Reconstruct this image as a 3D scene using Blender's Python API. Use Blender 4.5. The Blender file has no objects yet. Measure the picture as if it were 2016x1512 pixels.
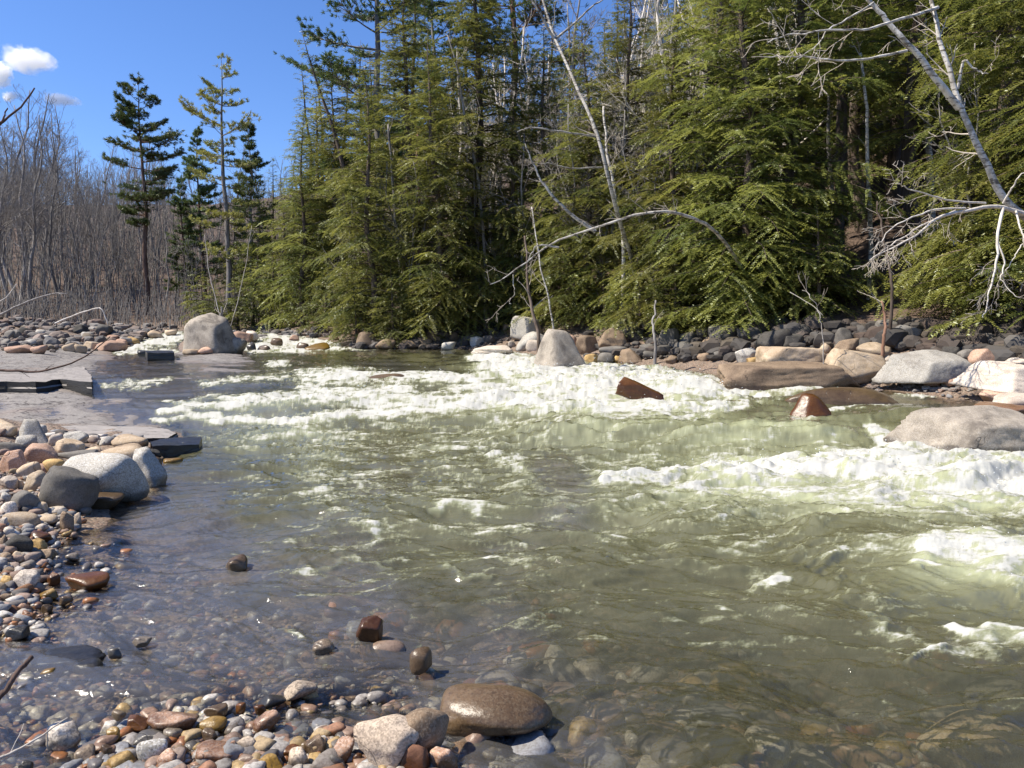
import bpy, math, random
import numpy as np
rng = np.random.default_rng(7); random.seed(7)
S = bpy.context.scene
COL = S.collection
PI = math.pi
# ------------------------------------------------------------------ camera
F_PX = 1494.0; CX, CY = 1008.0, 756.0; CAM_Z = 1.75; PITCH = math.radians(4.75)
cp, sp = math.cos(PITCH), math.sin(PITCH)
cam = bpy.data.cameras.new('camera'); camo = bpy.data.objects.new('camera', cam); COL.objects.link(camo)
camo.location = (0, 0, CAM_Z); camo.rotation_euler = (PI/2 - PITCH, 0, 0)
cam.sensor_width = 36; cam.lens = F_PX/2016*36; cam.clip_end = 3000; cam.clip_start = 0.05
S.camera = camo

def ray(px, py):
    u = (px-CX)/F_PX; v = (py-CY)/F_PX
    return np.array([u, cp - v*sp, -sp - v*cp])
def pt(px, py, Y):
    r = ray(px, py); return np.array([0, 0, CAM_Z]) + r*(Y/r[1])
def project(x, y, z):
    dz = z-CAM_Z
    dep = y*cp - dz*sp; dep = np.maximum(dep, 1e-3)
    return CX + F_PX*x/dep, CY - F_PX*(y*sp + dz*cp)/dep

# ------------------------------------------------------------------ noise
_P = np.random.default_rng(3).permutation(256); _P = np.concatenate([_P, _P, _P]).astype(np.int64)
_G2 = np.stack([np.cos(np.arange(256)*2.399), np.sin(np.arange(256)*2.399)], 1)
_g3 = np.random.default_rng(5).normal(size=(256, 3)); _G3 = _g3/np.linalg.norm(_g3, axis=1)[:, None]
def noise2(x, y, seed=0):
    x = np.asarray(x, float)+seed*17.31; y = np.asarray(y, float)+seed*9.77
    xi = np.floor(x).astype(np.int64); yi = np.floor(y).astype(np.int64)
    xf = x-xi; yf = y-yi; xi &= 255; yi &= 255
    u = xf*xf*xf*(xf*(xf*6-15)+10); v = yf*yf*yf*(yf*(yf*6-15)+10)
    def g(a, b, dx, dy):
        h = _P[_P[xi+a]+yi+b]; q = _G2[h]; return q[..., 0]*dx+q[..., 1]*dy
    a = g(0, 0, xf, yf); b = g(1, 0, xf-1, yf); c = g(0, 1, xf, yf-1); d = g(1, 1, xf-1, yf-1)
    return 1.5*((a+(b-a)*u) + ((c+(d-c)*u)-(a+(b-a)*u))*v)
def fbm2(x, y, o=4, seed=0, gain=.5, lac=2.07):
    s = 0; a = 1.0; t = 0
    for i in range(o):
        s = s + a*noise2(x, y, seed+i); t += a; a *= gain; x = x*lac; y = y*lac
    return s/t*1.35
def ridge2(x, y, o=4, seed=0, gain=.55, lac=2.1, sm=.0):
    s = 0; a = 1.0; t = 0
    for i in range(o):
        s = s + a*(1-np.sqrt(noise2(x, y, seed+i)**2+sm*sm)*1.7); t += a; a *= gain; x = x*lac; y = y*lac
    return s/t
def noise3(p, seed=0):
    p = p+seed*13.7; i = np.floor(p).astype(np.int64); f = p-i; i &= 255
    w = f*f*f*(f*(f*6-15)+10); r = 0
    for dx in (0, 1):
        for dy in (0, 1):
            for dz in (0, 1):
                h = _P[_P[_P[i[:, 0]+dx]+i[:, 1]+dy]+i[:, 2]+dz]
                g = (_G3[h]*(f-np.array([dx, dy, dz]))).sum(1)
                r = r+g*(w[:, 0] if dx else 1-w[:, 0])*(w[:, 1] if dy else 1-w[:, 1])*(w[:, 2] if dz else 1-w[:, 2])
    return r*1.5
def fbm3(p, o=4, seed=0, gain=.5):
    s = 0; a = 1.; t = 0
    for k in range(o):
        s = s+a*noise3(p, seed+k); t += a; a *= gain; p = p*2.05
    return s/t*1.3
def sstep(a, b, x):
    t = np.clip((x-a)/(b-a), 0, 1); return t*t*(3-2*t)

# ------------------------------------------------------------------ meshes
def mesh_of(name, V, faces, smooth=True, attrs=None):
    """faces: list of int arrays (n,3) or (n,4)"""
    me = bpy.data.meshes.new(name)
    V = np.asarray(V, np.float32); me.vertices.add(len(V)); me.vertices.foreach_set('co', V.ravel())
    faces = [np.asarray(f, np.int32) for f in faces if len(f)]
    nl = sum(f.size for f in faces); npoly = sum(len(f) for f in faces)
    me.loops.add(nl); me.polygons.add(npoly)
    me.loops.foreach_set('vertex_index', np.concatenate([f.ravel() for f in faces]))
    tot = np.concatenate([np.full(len(f), f.shape[1], np.int32) for f in faces])
    st = np.concatenate([[0], np.cumsum(tot)[:-1]]).astype(np.int32)
    me.polygons.foreach_set('loop_start', st)
    me.polygons.foreach_set('use_smooth', np.full(npoly, bool(smooth)))
    for k, a in (attrs or {}).items():
        a = np.asarray(a, np.float32)
        if a.ndim == 2:
            at = me.attributes.new(k, 'FLOAT_COLOR', 'POINT')
            if a.shape[1] == 3: a = np.concatenate([a, np.ones((len(a), 1), np.float32)], 1)
            at.data.foreach_set('color', np.ascontiguousarray(a).ravel())
        else:
            at = me.attributes.new(k, 'FLOAT', 'POINT'); at.data.foreach_set('value', a)
    me.update(calc_edges=True)
    return me
def obj_of(name, me, mat=None, parent=None, loc=(0, 0, 0)):
    o = bpy.data.objects.new(name, me); COL.objects.link(o); o.location = loc
    if mat is not None and me is not None and not me.materials: me.materials.append(mat)
    if parent is not None: o.parent = parent
    return o
def empty(name, loc=(0, 0, 0)):
    o = bpy.data.objects.new(name, None); COL.objects.link(o); o.location = loc; o.empty_display_size = .2; return o
def tag(o, label=None, cat=None, group=None, kind=None):
    if label: o['label'] = label
    if cat: o['category'] = cat
    if group: o['group'] = group
    if kind: o['kind'] = kind
    return o
class MB:
    def __init__(s): s.V = []; s.T = []; s.Q = []; s.A = []; s.n = 0
    def add(s, V, T=None, Q=None, a=0.5):
        V = np.asarray(V, np.float32)
        if T is not None and len(T): s.T.append(np.asarray(T, np.int32)+s.n)
        if Q is not None and len(Q): s.Q.append(np.asarray(Q, np.int32)+s.n)
        s.V.append(V); s.A.append(np.broadcast_to(np.asarray(a, np.float32), (len(V),)) if np.ndim(a) < 2 else a); s.n += len(V)
    def tube(s, P, R, k=5, cap=True, a=.5):
        P = np.asarray(P, float); n = len(P); R = np.broadcast_to(np.asarray(R, float), (n,))
        t = np.gradient(P, axis=0); t /= np.linalg.norm(t, axis=1)[:, None]+1e-9
        ref = np.array([0, 0, 1.]) if abs(t[0][2]) < .8 else np.array([1., 0, 0])
        b = np.cross(t, ref); b /= np.linalg.norm(b, axis=1)[:, None]+1e-9; c = np.cross(t, b)
        an = np.arange(k)/k*2*PI
        V = P[:, None]+R[:, None, None]*(np.cos(an)[None, :, None]*b[:, None]+np.sin(an)[None, :, None]*c[:, None])
        V = V.reshape(-1, 3); i = np.arange(n-1)[:, None]*k; j = np.arange(k)[None]; j2 = (j+1) % k
        Q = np.stack([i+j, i+j2, i+k+j2, i+k+j], -1).reshape(-1, 4)
        T = None
        if cap and k > 3:
            V = np.concatenate([V, P[-1:]]); T = [((n-1)*k+q, (n-1)*k+(q+1) % k, n*k) for q in range(k)]
        s.add(V, T, Q, a)
    def mesh(s, name, smooth=True):
        V = np.concatenate(s.V); A = np.concatenate(s.A)
        fs = []
        if s.T: fs.append(np.concatenate(s.T))
        if s.Q: fs.append(np.concatenate(s.Q))
        return mesh_of(name, V, fs, smooth, {'tint': A})
_ico = {}
def ico(n):
    if n not in _ico:
        import bmesh
        bm = bmesh.new(); bmesh.ops.create_icosphere(bm, subdivisions=n, radius=1)
        bm.verts.ensure_lookup_table()
        _ico[n] = (np.array([v.co[:] for v in bm.verts]), np.array([[v.index for v in f.verts] for f in bm.faces])); bm.free()
    return _ico[n]

# ------------------------------------------------------------------ materials
class NT:
    def __init__(s, name):
        s.m = bpy.data.materials.new(name); s.m.use_nodes = True; s.t = s.m.node_tree; s.t.nodes.clear()
        s.out = s.n('ShaderNodeOutputMaterial')
    def n(s, typ, **kw):
        nd = s.t.nodes.new(typ)
        for k, v in kw.items(): setattr(nd, k, v)
        return nd
    def set(s, sock, v):
        if hasattr(v, 'is_output'): s.t.links.new(v, sock)
        elif isinstance(v, (tuple, list)) and len(v) == 3 and sock.type == 'RGBA': sock.default_value = (*v, 1)
        else: sock.default_value = v
    def math(s, op, a, b=0.0, clamp=False):
        nd = s.n('ShaderNodeMath', operation=op, use_clamp=clamp); s.set(nd.inputs[0], a); s.set(nd.inputs[1], b); return nd.outputs[0]
    def mix(s, f, a, b, mode='MIX'):
        nd = s.n('ShaderNodeMix', data_type='RGBA', blend_type=mode); s.set(nd.inputs[0], f); s.set(nd.inputs[6], a); s.set(nd.inputs[7], b); return nd.outputs[2]
    def ramp(s, f, a, b, lo=0., hi=1.):
        nd = s.n('ShaderNodeMapRange', interpolation_type='SMOOTHSTEP'); s.set(nd.inputs[0], f)
        nd.inputs[1].default_value = a; nd.inputs[2].default_value = b; nd.inputs[3].default_value = lo; nd.inputs[4].default_value = hi; return nd.outputs[0]
    def attr(s, name, typ='GEOMETRY', out='Fac'):
        return s.n('ShaderNodeAttribute', attribute_name=name, attribute_type=typ).outputs[out]
    def noise(s, scale, vec=None, detail=4, rough=.55, dist=0.):
        nd = s.n('ShaderNodeTexNoise'); nd.inputs['Scale'].default_value = scale; nd.inputs['Detail'].default_value = detail
        nd.inputs['Roughness'].default_value = rough; nd.inputs['Distortion'].default_value = dist
        if vec is not None: s.set(nd.inputs['Vector'], vec)
        return nd.outputs[0]
    def voro(s, scale, vec=None, feat='F1', out='Distance'):
        nd = s.n('ShaderNodeTexVoronoi', feature=feat); nd.inputs['Scale'].default_value = scale
        if vec is not None: s.set(nd.inputs['Vector'], vec)
        return nd.outputs[out]
    def coord(s, which='Object'): return s.n('ShaderNodeTexCoord').outputs[which]
    def pos(s): return s.n('ShaderNodeNewGeometry').outputs['Position']
    def mapv(s, vec, scale):
        nd = s.n('ShaderNodeMapping'); s.set(nd.inputs[0], vec); nd.inputs['Scale'].default_value = scale; return nd.outputs[0]
    def bump(s, h, strength=.5, dist=.02, normal=None):
        nd = s.n('ShaderNodeBump'); nd.inputs['Strength'].default_value = strength; nd.inputs['Distance'].default_value = dist
        s.set(nd.inputs['Height'], h)
        if normal is not None: s.set(nd.inputs['Normal'], normal)
        return nd.outputs[0]
    def bsdf(s, col, rough=.8, normal=None, spec=.3):
        nd = s.n('ShaderNodeBsdfPrincipled'); s.set(nd.inputs['Base Color'], col); s.set(nd.inputs['Roughness'], rough)
        s.set(nd.inputs['Specular IOR Level'], spec)
        if normal is not None: s.set(nd.inputs['Normal'], normal)
        return nd.outputs[0]
    def mixs(s, f, a, b):
        nd = s.n('ShaderNodeMixShader'); s.set(nd.inputs[0], f); s.t.links.new(a, nd.inputs[1]); s.t.links.new(b, nd.inputs[2]); return nd.outputs[0]
    def done(s, sh, disp=None):
        s.t.links.new(sh, s.out.inputs[0]); return s.m
    def xyz(s, vec):
        nd = s.n('ShaderNodeSeparateXYZ'); s.set(nd.inputs[0], vec); return nd.outputs
# ------------------------------------------------------------------ levels of water and ground
def _tab(Y, Z, sig=.3):
    g = np.arange(-5, 420, .1); z = np.interp(g, Y, Z); k = np.exp(-.5*(np.arange(-30, 31)*.1/sig)**2); k /= k.sum()
    return g, np.convolve(np.pad(z, 30, mode='edge'), k, mode='valid')
_WR = _tab([0, 9.3, 9.9, 11.5, 13.7, 17.3, 24.8, 28.3, 31, 36, 60, 400], [0, -.02, .02, .24, .3, .5, .62, .65, .75, 1.2, 1.4, 2.5])
_WL = _tab([0, 12.2, 13.4, 17.3, 24.8, 28.3, 31, 36, 60, 400], [0, .0, .24, .5, .62, .65, .75, 1.2, 1.4, 2.5])
def Wlev(x, y):
    t = sstep(-.6, 1.3, x - (y-11)*.05)
    return np.interp(y, *_WL)*(1-t) + np.interp(y, *_WR)*t
def hit(px, py, fn, y0=1.5, y1=150., off=0.):
    r = ray(px, py); Y = y0*(y1/y0)**np.linspace(0, 1, 1500); x = r[0]/r[1]*Y; z = CAM_Z + r[2]/r[1]*Y
    h = fn(x, Y)+off; k = np.nonzero(z <= h)[0]
    if len(k) == 0: return np.array([x[-1], y1, h[-1]])
    k = k[0]; return np.array([x[k], Y[k], h[k]])
# right bank waterline, near to far
_rb = [(2300, 850), (2016, 820), (1900, 792), (1790, 778), (1700, 765), (1560, 752), (1400, 740), (1280, 722), (1150, 712), (1000, 694), (900, 689), (690, 687), (640, 672), (560, 657)]
RB = [np.array([11.5, 4.])]+[np.array([9.8, 9.])]+[hit(u, v, Wlev)[:2] for u, v in _rb[1:]]
RB += [np.array([-13., 39.]), np.array([-22., 42.]), np.array([-40., 44.]), np.array([-120., 52.])]
RB = np.array(RB)
def d_right(x, y):
    best = np.full(x.shape, 1e9); sg = np.zeros(x.shape); tt = np.zeros(x.shape)
    for i in range(len(RB)-1):
        a, b = RB[i], RB[i+1]; ab = b-a; L2 = (ab**2).sum()
        t = np.clip(((x-a[0])*ab[0]+(y-a[1])*ab[1])/L2, 0, 1)
        dx = x-a[0]-t*ab[0]; dy = y-a[1]-t*ab[1]; d = np.hypot(dx, dy)
        c = ab[0]*(y-a[1])-ab[1]*(x-a[0]); m = d < best
        best = np.where(m, d, best); sg = np.where(m, np.where(c < 0, 1., -1.), sg); tt = np.where(m, i+t, tt)
    return best*sg, tt
_CT = np.array([  # chart u, v, bed height over the water level
(0,1512,-.06),(100,1505,-.05),(200,1500,-.01),(350,1495,.01),(500,1480,.005),(650,1480,.015),(800,1500,.03),(880,1500,.0),(960,1490,-.08),(1100,1500,-.18),(1300,1480,-.28),(1500,1450,-.35),(1700,1480,-.4),(1900,1500,-.4),(2016,1400,-.5),
(0,1400,-.08),(150,1380,-.09),(300,1390,-.06),(450,1380,-.05),(600,1400,-.04),(750,1380,-.07),(900,1350,-.15),(1100,1350,-.28),(1400,1300,-.42),(1700,1300,-.6),
(30,1290,-.06),(150,1280,-.09),(300,1250,-.12),(500,1250,-.14),(700,1230,-.12),(900,1200,-.27),(1200,1150,-.55),(1600,1150,-.8),(2000,1200,-.8),
(0,1200,.04),(50,1180,.03),(90,1170,0),(130,1150,-.04),(250,1130,-.07),(450,1120,-.13),(600,1100,-.22),(850,1050,-.5),
(0,1100,.12),(60,1080,.08),(105,1070,0),(160,1080,-.05),(300,1060,-.12),(500,1000,-.35),
(0,1000,.2),(80,1000,.15),(150,1000,.07),(180,1010,0),(280,990,-.08),(350,980,-.25),(600,900,-.6),
(0,900,.3),(120,910,.25),(220,920,.15),(310,950,.0),(340,930,-.15),(310,890,.05),(380,900,-.3),(500,870,-.6),
(0,850,.25),(100,860,.2),(220,870,.15),(290,865,.1),(330,860,.03),(400,860,-.25),
(0,830,.02),(100,832,.0),(200,850,.06),(300,850,.05),(350,858,.02),(230,825,-.015),(100,812,-.015),(0,800,-.01),(150,795,.05),(220,800,.04),(300,812,-.025),(100,780,.05),(30,785,.06),(200,775,-.02),(350,800,-.05),(300,770,-.03),(450,760,-.04),(500,740,-.03),(380,722,-.02),(430,705,.06),(380,706,.04),(470,708,.03),(500,720,.0),(560,745,-.03),(590,755,-.05),(650,720,-.05),(720,725,-.02),(780,735,-.05),(850,730,-.15),(650,796,-.06),(720,796,-.06),(750,752,-.02),(900,768,-.06),(720,770,-.06),(250,740,-.04),(300,715,-.04),
(0,740,.12),(100,735,.1),(160,740,.05),(60,710,.2),(190,740,-.03),(150,715,.1),(220,720,-.05),(180,700,.02),
(900,710,-.5),(1000,720,-.6),(1000,800,-.5),(1200,850,-.8),(1500,870,-.7),(1090,925,-.07),(1130,940,-.07),(1000,950,-.4),(1230,940,-.5),(1300,1000,-.8),(1700,1000,-.9),(1950,1000,-.8),(1400,790,-.5),(1650,790,-.25),(1800,780,-.15),(1850,800,-.2),(1750,830,-.35),(2000,950,-.6),
(300,685,-.2),(320,665,-.15),(580,675,-.2),(520,690,-.3),(700,700,-.5),(850,700,-.6),
(0,680,.3),(100,682,.25),(180,685,.12),(220,680,.1),(100,665,.5),(0,660,.7),(200,662,.35),(280,655,.15),(240,692,-.05),(400,680,.2),(450,690,.05),
(-300,1300,.1),(-300,1000,.5),(-300,800,.3),(2400,1300,-.6),(2400,900,-.3),(-200,1600,.0),(500,1750,.15),(900,1750,.1),(1500,1750,-.2),(2200,1750,-.4)], float)
LEDGE = [(250, 805, 380, 45), (620, 740, 330, 62), (90, 730, 150, 55), (1100, 935, 120, 32), (430, 705, 120, 18)]
def bed(x, y, detail=True):
    x = np.asarray(x, float); y = np.asarray(y, float); shp = x.shape; x = x.ravel(); y = y.ravel()
    W = Wlev(x, y); u, v = project(x, y, W)
    u = np.clip(u, -600, 2700); v = np.clip(v, 640, 1900)
    off = np.zeros(len(x)); lm = np.zeros(len(x))
    vs = 70/np.clip((v-625)*.25, 10, 120)
    for s in range(0, len(x), 40000):
        q = slice(s, s+40000)
        d2 = (u[q, None]-_CT[None, :, 0])**2 + ((v[q, None]-_CT[None, :, 1])*np.clip(vs[q, None], 1, 3))**2
        w = 1/(d2+400)**1.6; off[q] = (w*_CT[None, :, 2]).sum(1)/w.sum(1)
    for (a, b, c, d) in LEDGE:
        lm = np.maximum(lm, 1-sstep(.75, 1.15, np.hypot((u-a)/c, (v-b)/d)+.12*noise2(x*1.3, y*1.3, 4)))
    dr, tt = d_right(x, y)
    far = sstep(40, 60, y)
    uu = CX+F_PX*x/np.maximum(y, 1); k = np.interp(uu, [420, 560, 700, 850, 1000, 1200, 1500], [.14, .18, .3, .55, .8, 1.0, 1.2])
    prof = np.interp(dr, [0, .6, 2, 4, 6, 12, 40, 120, 400], [-.05, .1, .55, 1.2, 1.6, 3.7, 15, 42, 60])
    low = np.interp(dr, [0, .6, 2, 4, 6, 12], [-.05, .1, .5, .95, 1.1, 1.4])
    prof = np.where(dr < 6, low*(.35+.65*np.clip(k, 0, 1)) + (prof-low)*k, prof*k + np.clip(1-k, 0, 1)*.55)
    off = np.where(dr > 0, off*np.exp(-dr*3)*(off > 0)+prof, np.where(dr > -.8, np.minimum(off, 0)*np.clip(-dr/.8, 0, 1)+np.maximum(off, 0), off))
    # wooded hill on the far left
    off += sstep(50, 75, y)*sstep(4, -14, x)*np.clip(y-56, 0, 110)*.17
    if detail:
        land = sstep(.0, .5, dr)
        off += (fbm2(x*.5, y*.5, 3, 11)*.25*sstep(3, 14, dr) + fbm2(x*2.2, y*2.2, 4, 12)*(.05+.05*land)*(1-lm)*np.clip((np.abs(off)+.15)*3, .25, 1))
        led = fbm2(x*.45+y*.12, y*1.15, 4, 21)*.07
        ter = np.floor(led/.028)*.028 + .028*sstep(.75, 1., (led/.028) % 1)
        off += lm*(ter*.85+.012*fbm2(x*6, y*9, 3, 23)-.004)
    B = W+off
    return B.reshape(shp), lm.reshape(shp), dr.reshape(shp)
def Bz(x, y): return bed(np.array([x]), np.array([y]))[0][0]
def surf(x, y): return np.maximum(bed(x, y)[0], Wlev(x, y))
# cached surface grid for placing things
_gy = 1.5*(150/1.5)**np.linspace(0, 1, 700)
_gu = np.linspace(-1.0, 1.0, 900)
_GX = _gu[None]*_gy[:, None]; _GY = np.repeat(_gy[:, None], 900, 1)
_GB, _GL, _GD = bed(_GX, _GY); _GS = np.maximum(_GB, Wlev(_GX.ravel(), _GY.ravel()).reshape(_GX.shape))
def _smp(G, x, y):
    x = np.asarray(x, float); y = np.asarray(y, float)
    i = np.clip(np.log(np.maximum(y, 1.5)/1.5)/math.log(100)*699, 0, 698.99); j = np.clip((x/np.maximum(y, .1)+1)*449.5, 0, 898.99)
    a = i.astype(int); b = j.astype(int); fi = i-a; fj = j-b
    return (G[a, b]*(1-fj)+G[a, b+1]*fj)*(1-fi)+(G[a+1, b]*(1-fj)+G[a+1, b+1]*fj)*fi
def qsurf(x, y): return _smp(_GS, x, y)
def qbed(x, y): return _smp(_GB, x, y)
def qdr(x, y): return _smp(_GD, x, y)

# ground sheet
m = NT('ground_mixed'); P = m.pos()
ledge = m.attr('ledge'); litter = m.attr('litter'); wet = m.attr('wet')
n1 = m.noise(3., P, 6, .6); n2 = m.noise(26., P, 5, .6); v1 = m.voro(34., P, 'F1', 'Color'); vd = m.voro(34., P); v2 = m.voro(80., P, 'F1', 'Color')
sep = m.n('ShaderNodeSeparateColor'); m.set(sep.inputs[0], v1); sep2 = m.n('ShaderNodeSeparateColor'); m.set(sep2.inputs[0], v2)
grav = m.mix(sep.outputs[0], (.16, .12, .085), (.34, .27, .2)); grav = m.mix(m.math('MULTIPLY', sep.outputs[1], .6), grav, (.28, .15, .09))
grav = m.mix(m.math('MULTIPLY', sep2.outputs[0], .5), grav, (.2, .18, .16)); grav = m.mix(m.ramp(vd, .45, .9), grav, (.05, .04, .03))
ms = m.mapv(P, (1.2, 4.2, 6)); n3 = m.noise(3., ms, 7, .62, .4); n4 = m.noise(22., ms, 5, .6)
rk = m.mix(n3, (.172, .158, .147), (.305, .285, .262)); rk = m.mix(m.ramp(n4, .45, .62, 0, .7), rk, (.12, .105, .095)); rk = m.mix(m.ramp(m.noise(1.1, P, 5), .52, .7, 0, .4), rk, (.22, .165, .135))
cr = m.math('ABSOLUTE', m.math('SUBTRACT', m.noise(1.2, ms, 4, .5), .5)); crk = m.ramp(cr, .0, .022, 1, 0); rk = m.mix(m.math('MULTIPLY', crk, .8), rk, (.04, .03, .03))
lit = m.mix(m.ramp(m.noise(14., P, 8, .75), .3, .7), (.045, .030, .022), (.15, .105, .078)); lit = m.mix(m.ramp(m.noise(45., P, 3, .7), .60, .68), lit, (.30, .2, .15)); lit = m.mix(m.ramp(m.noise(.9, P, 4), .62, .72, 0, .7), lit, (.045, .06, .015))
col = m.mix(ledge, grav, rk); col = m.mix(litter, col, lit)
col = m.mix(m.math('MULTIPLY', wet, .3), col, (.11, .075, .045))
hgt = m.math('ADD', m.math('MULTIPLY', m.math('SUBTRACT', 1., vd), .6), n2)
hgt2 = m.math('SUBTRACT', m.math('ADD', n3, m.math('MULTIPLY', n4, .4)), crk)
hh = m.n('ShaderNodeMix', data_type='FLOAT'); m.set(hh.inputs[0], ledge); m.set(hh.inputs[2], hgt); m.set(hh.inputs[3], hgt2)
rough = m.math('SUBTRACT', .9, m.math('MULTIPLY', wet, .55))
GROUND = m.done(m.bsdf(col, rough, m.bump(hh.outputs[0], .6, .03), .35))
def fan(y0, y1, dy, cols, half, pad=.3):
    ys = [y0]
    while ys[-1] < y1: ys.append(ys[-1]+dy(ys[-1]))
    ys = np.array(ys); us = np.linspace(-half, half, cols)
    X = us[None]*(ys[:, None]+pad); Y = np.repeat(ys[:, None], cols, 1)
    i = np.arange(len(ys)-1)[:, None]*cols; j = np.arange(cols-1)[None]
    Q = np.stack([i+j, i+j+1, i+cols+j+1, i+cols+j], -1).reshape(-1, 4)
    return X.ravel(), Y.ravel(), Q
X, Y, Q = fan(1.0, 420, lambda y: min(max(.012, .0035*y), 6), 760, 1.25, 2.)
Z, LM, DR = bed(X, Y)
Wg = Wlev(X, Y)
litter = sstep(2.2, 4.2, DR+.8*fbm2(X*.6, Y*.6, 3, 31)); litter = np.maximum(litter, sstep(37, 42, Y)*sstep(.15, .5, Z-Wg))
wetv = 1-sstep(-.01, .05, Z-Wg)
tag(obj_of('ground', mesh_of('ground', np.stack([X, Y, Z], 1), [Q], True, {'ledge': LM*(1-litter), 'litter': litter, 'wet': wetv}), GROUND), kind='structure')
# ------------------------------------------------------------------ the river
# strokes in chart pixels: points (u, v, half thickness), foam, lift in metres
STR = [
 ([(980,862,9),(1150,850,13),(1300,842,16),(1450,842,17),(1600,852,15),(1690,862,10)], 0., .14), ([(880,905,8),(1000,895,10),(1100,900,8)], 0., .08), ([(1100,738,8),(1200,734,12),(1320,742,10)], .5, .16), ([(640,735,7),(760,738,7)], .2, .08), ([(1250,1030,10),(1450,1010,12),(1600,1030,10)], 0., .07), ([(1350,1120,12),(1520,1110,14),(1650,1140,12)], 0., .06), ([(1040,925,12),(1110,922,16),(1180,930,10)], 0., .07), ([(950,1010,8),(1100,1000,9)], 0., .05),
 ([(1195,946,5),(1300,936,10),(1400,926,18),(1560,920,24),(1700,922,26),(1850,940,32),(2016,950,36),(2250,960,36)], 1.1, .16),
 ([(1300,960,8),(1500,962,18),(1750,975,20),(2016,990,22),(2250,1000,22)], .62, .05),
 ([(322,810,6),(400,798,10),(480,792,11),(600,786,13),(700,778,16),(780,770,16)], 1.0, .10),
 ([(310,830,8),(380,826,7),(470,822,6),(600,832,9),(700,816,12),(800,801,13),(900,796,14),(1000,786,18),(1100,790,17),(1250,802,12),(1420,800,7)], 1.05, .10),
 ([(938,706,8),(985,716,20),(1080,742,26),(1180,752,28),(1300,758,26),(1400,766,17),(1450,776,9)], 1.2, .16),
 ([(900,770,10),(1000,765,14),(1100,775,16),(1200,785,10)], 1.0, .08),
 ([(610,742,14),(680,738,14),(760,742,10),(840,744,8),(930,745,9),(980,735,8)], 1.0, .09),
 ([(600,765,8),(650,772,14),(720,790,14),(820,785,10)], .85, .06),
 ([(205,757,6),(280,760,9),(340,745,6)], .7, .02), ([(400,758,8),(480,745,10),(560,742,7)], .65, .03), ([(300,790,3),(420,800,4)], .6, .02),
 ([(240,690,5),(300,676,9),(345,662,9)], 1.1, .06), ([(200,697,4),(280,694,5),(360,690,4)], .9, .04),
 ([(490,684,6),(560,676,8),(640,672,8),(690,676,6)], 1.1, .07), ([(500,692,4),(600,688,5),(700,684,4)], 1.0, .04), ([(500,666,4),(590,660,6),(670,658,5)], 1.0, .05),
 ([(530,720,6),(560,715,6)], .9, .06),
 ([(1714,833,4),(1735,850,8),(1772,885,7),(1800,906,6)], 1.05, .07), ([(1795,880,9),(1850,893,12),(1930,905,14),(2016,912,12),(2200,915,12)], .95, .08),
 ([(1440,772,6),(1520,768,6),(1640,768,5)], .9, .05), ([(1770,776,4),(1830,775,6),(1925,777,6)], 1.0, .06), ([(1620,803,2.5),(1680,804,3),(1745,803,2)], .9, .02), ([(1550,818,3),(1600,822,4)], .8, .03),
 ([(1500,790,3),(1420,810,5),(1330,830,6)], .7, .02),
 ([(1808,1112,6),(1860,1092,22),(1930,1096,32),(2016,1112,30),(2150,1125,24)], 1.05, .12),
 ([(1872,1238,8),(1950,1240,16),(2030,1252,15),(2120,1262,12)], 1.0, .08),
 ([(1492,1155,4),(1530,1136,10),(1556,1140,4)], .9, .05), ([(1685,1226,4),(1740,1230,7)], .75, .04),
 ([(700,1045,4),(735,1050,8),(760,1055,4)], .8, .05), ([(850,1008,4),(900,1004,8),(965,1008,4)], .95, .05), ([(585,972,4),(645,966,5)], .65, .03),
 ([(1570,1016,4),(1650,1012,7),(1705,1022,4)], .85, .05), ([(555,1236,5),(590,1238,6)], .7, .03), ([(1785,1284,4),(1855,1270,5)], .7, .04),
 ([(590,1122,5),(680,1115,6),(770,1118,4)], .68, .03), ([(880,1122,4),(920,1150,4),(965,1162,3)], .65, .03), ([(950,1106,4),(980,1100,5)], .7, .03),
 ([(500,860,5),(600,850,6),(720,858,5)], .75, .03), ([(820,880,6),(950,890,5),(985,920,5)], .6, .03), ([(840,860,5),(960,905,5)], .55, .02),
 ([(1150,905,4),(1180,940,6),(1140,960,4)], .6, .03), ([(1640,870,3),(1650,905,4)], .75, .02), ([(940,880,4),(1010,925,5),(1060,960,4)], .62, .02),
 ([(1200,1000,5),(1290,985,5)], .55, .03), ([(1000,1050,4),(1040,1040,5)], .6, .03), ([(1120,1040,4),(1180,1046,4)], .55, .02), ([(820,1290,4),(850,1310,4)], .7, .02),
 ([(1095,655,3),(1160,718,4)], .5, .02), ([(1050,722,5),(1150,722,6)], 1.0, .05), ([(1220,795,5),(1310,790,6)], .9, .03),
]
AER = [(1450,845,420,42,.85),(1150,775,330,50,.75),(1700,985,420,38,1.0),(1650,930,450,40,.8),(950,800,300,30,.5),(600,805,250,28,.45),(1900,1120,170,60,.45),(1500,910,300,40,.5),(700,860,330,45,.3),(1000,720,100,30,.5)]
X, Y, Q = fan(2.0, 75, lambda y: min(max(.011, .00062*y*y), .45), 1750, .90, 1.3)
W = Wlev(X, Y); B, LM, DR = bed(X, Y)
u, v = project(X, Y, W)
wu = u+10*fbm2(X*1.1, Y*.8, 3, 41)+5*fbm2(X*4, Y*3, 2, 42)
wv = v+(v-632)*.055*(fbm2(X*.9, Y*.7, 3, 43)+.6*fbm2(X*3.5, Y*2.4, 3, 44))
foam = np.zeros(len(X)); lift = np.zeros(len(X))
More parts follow.
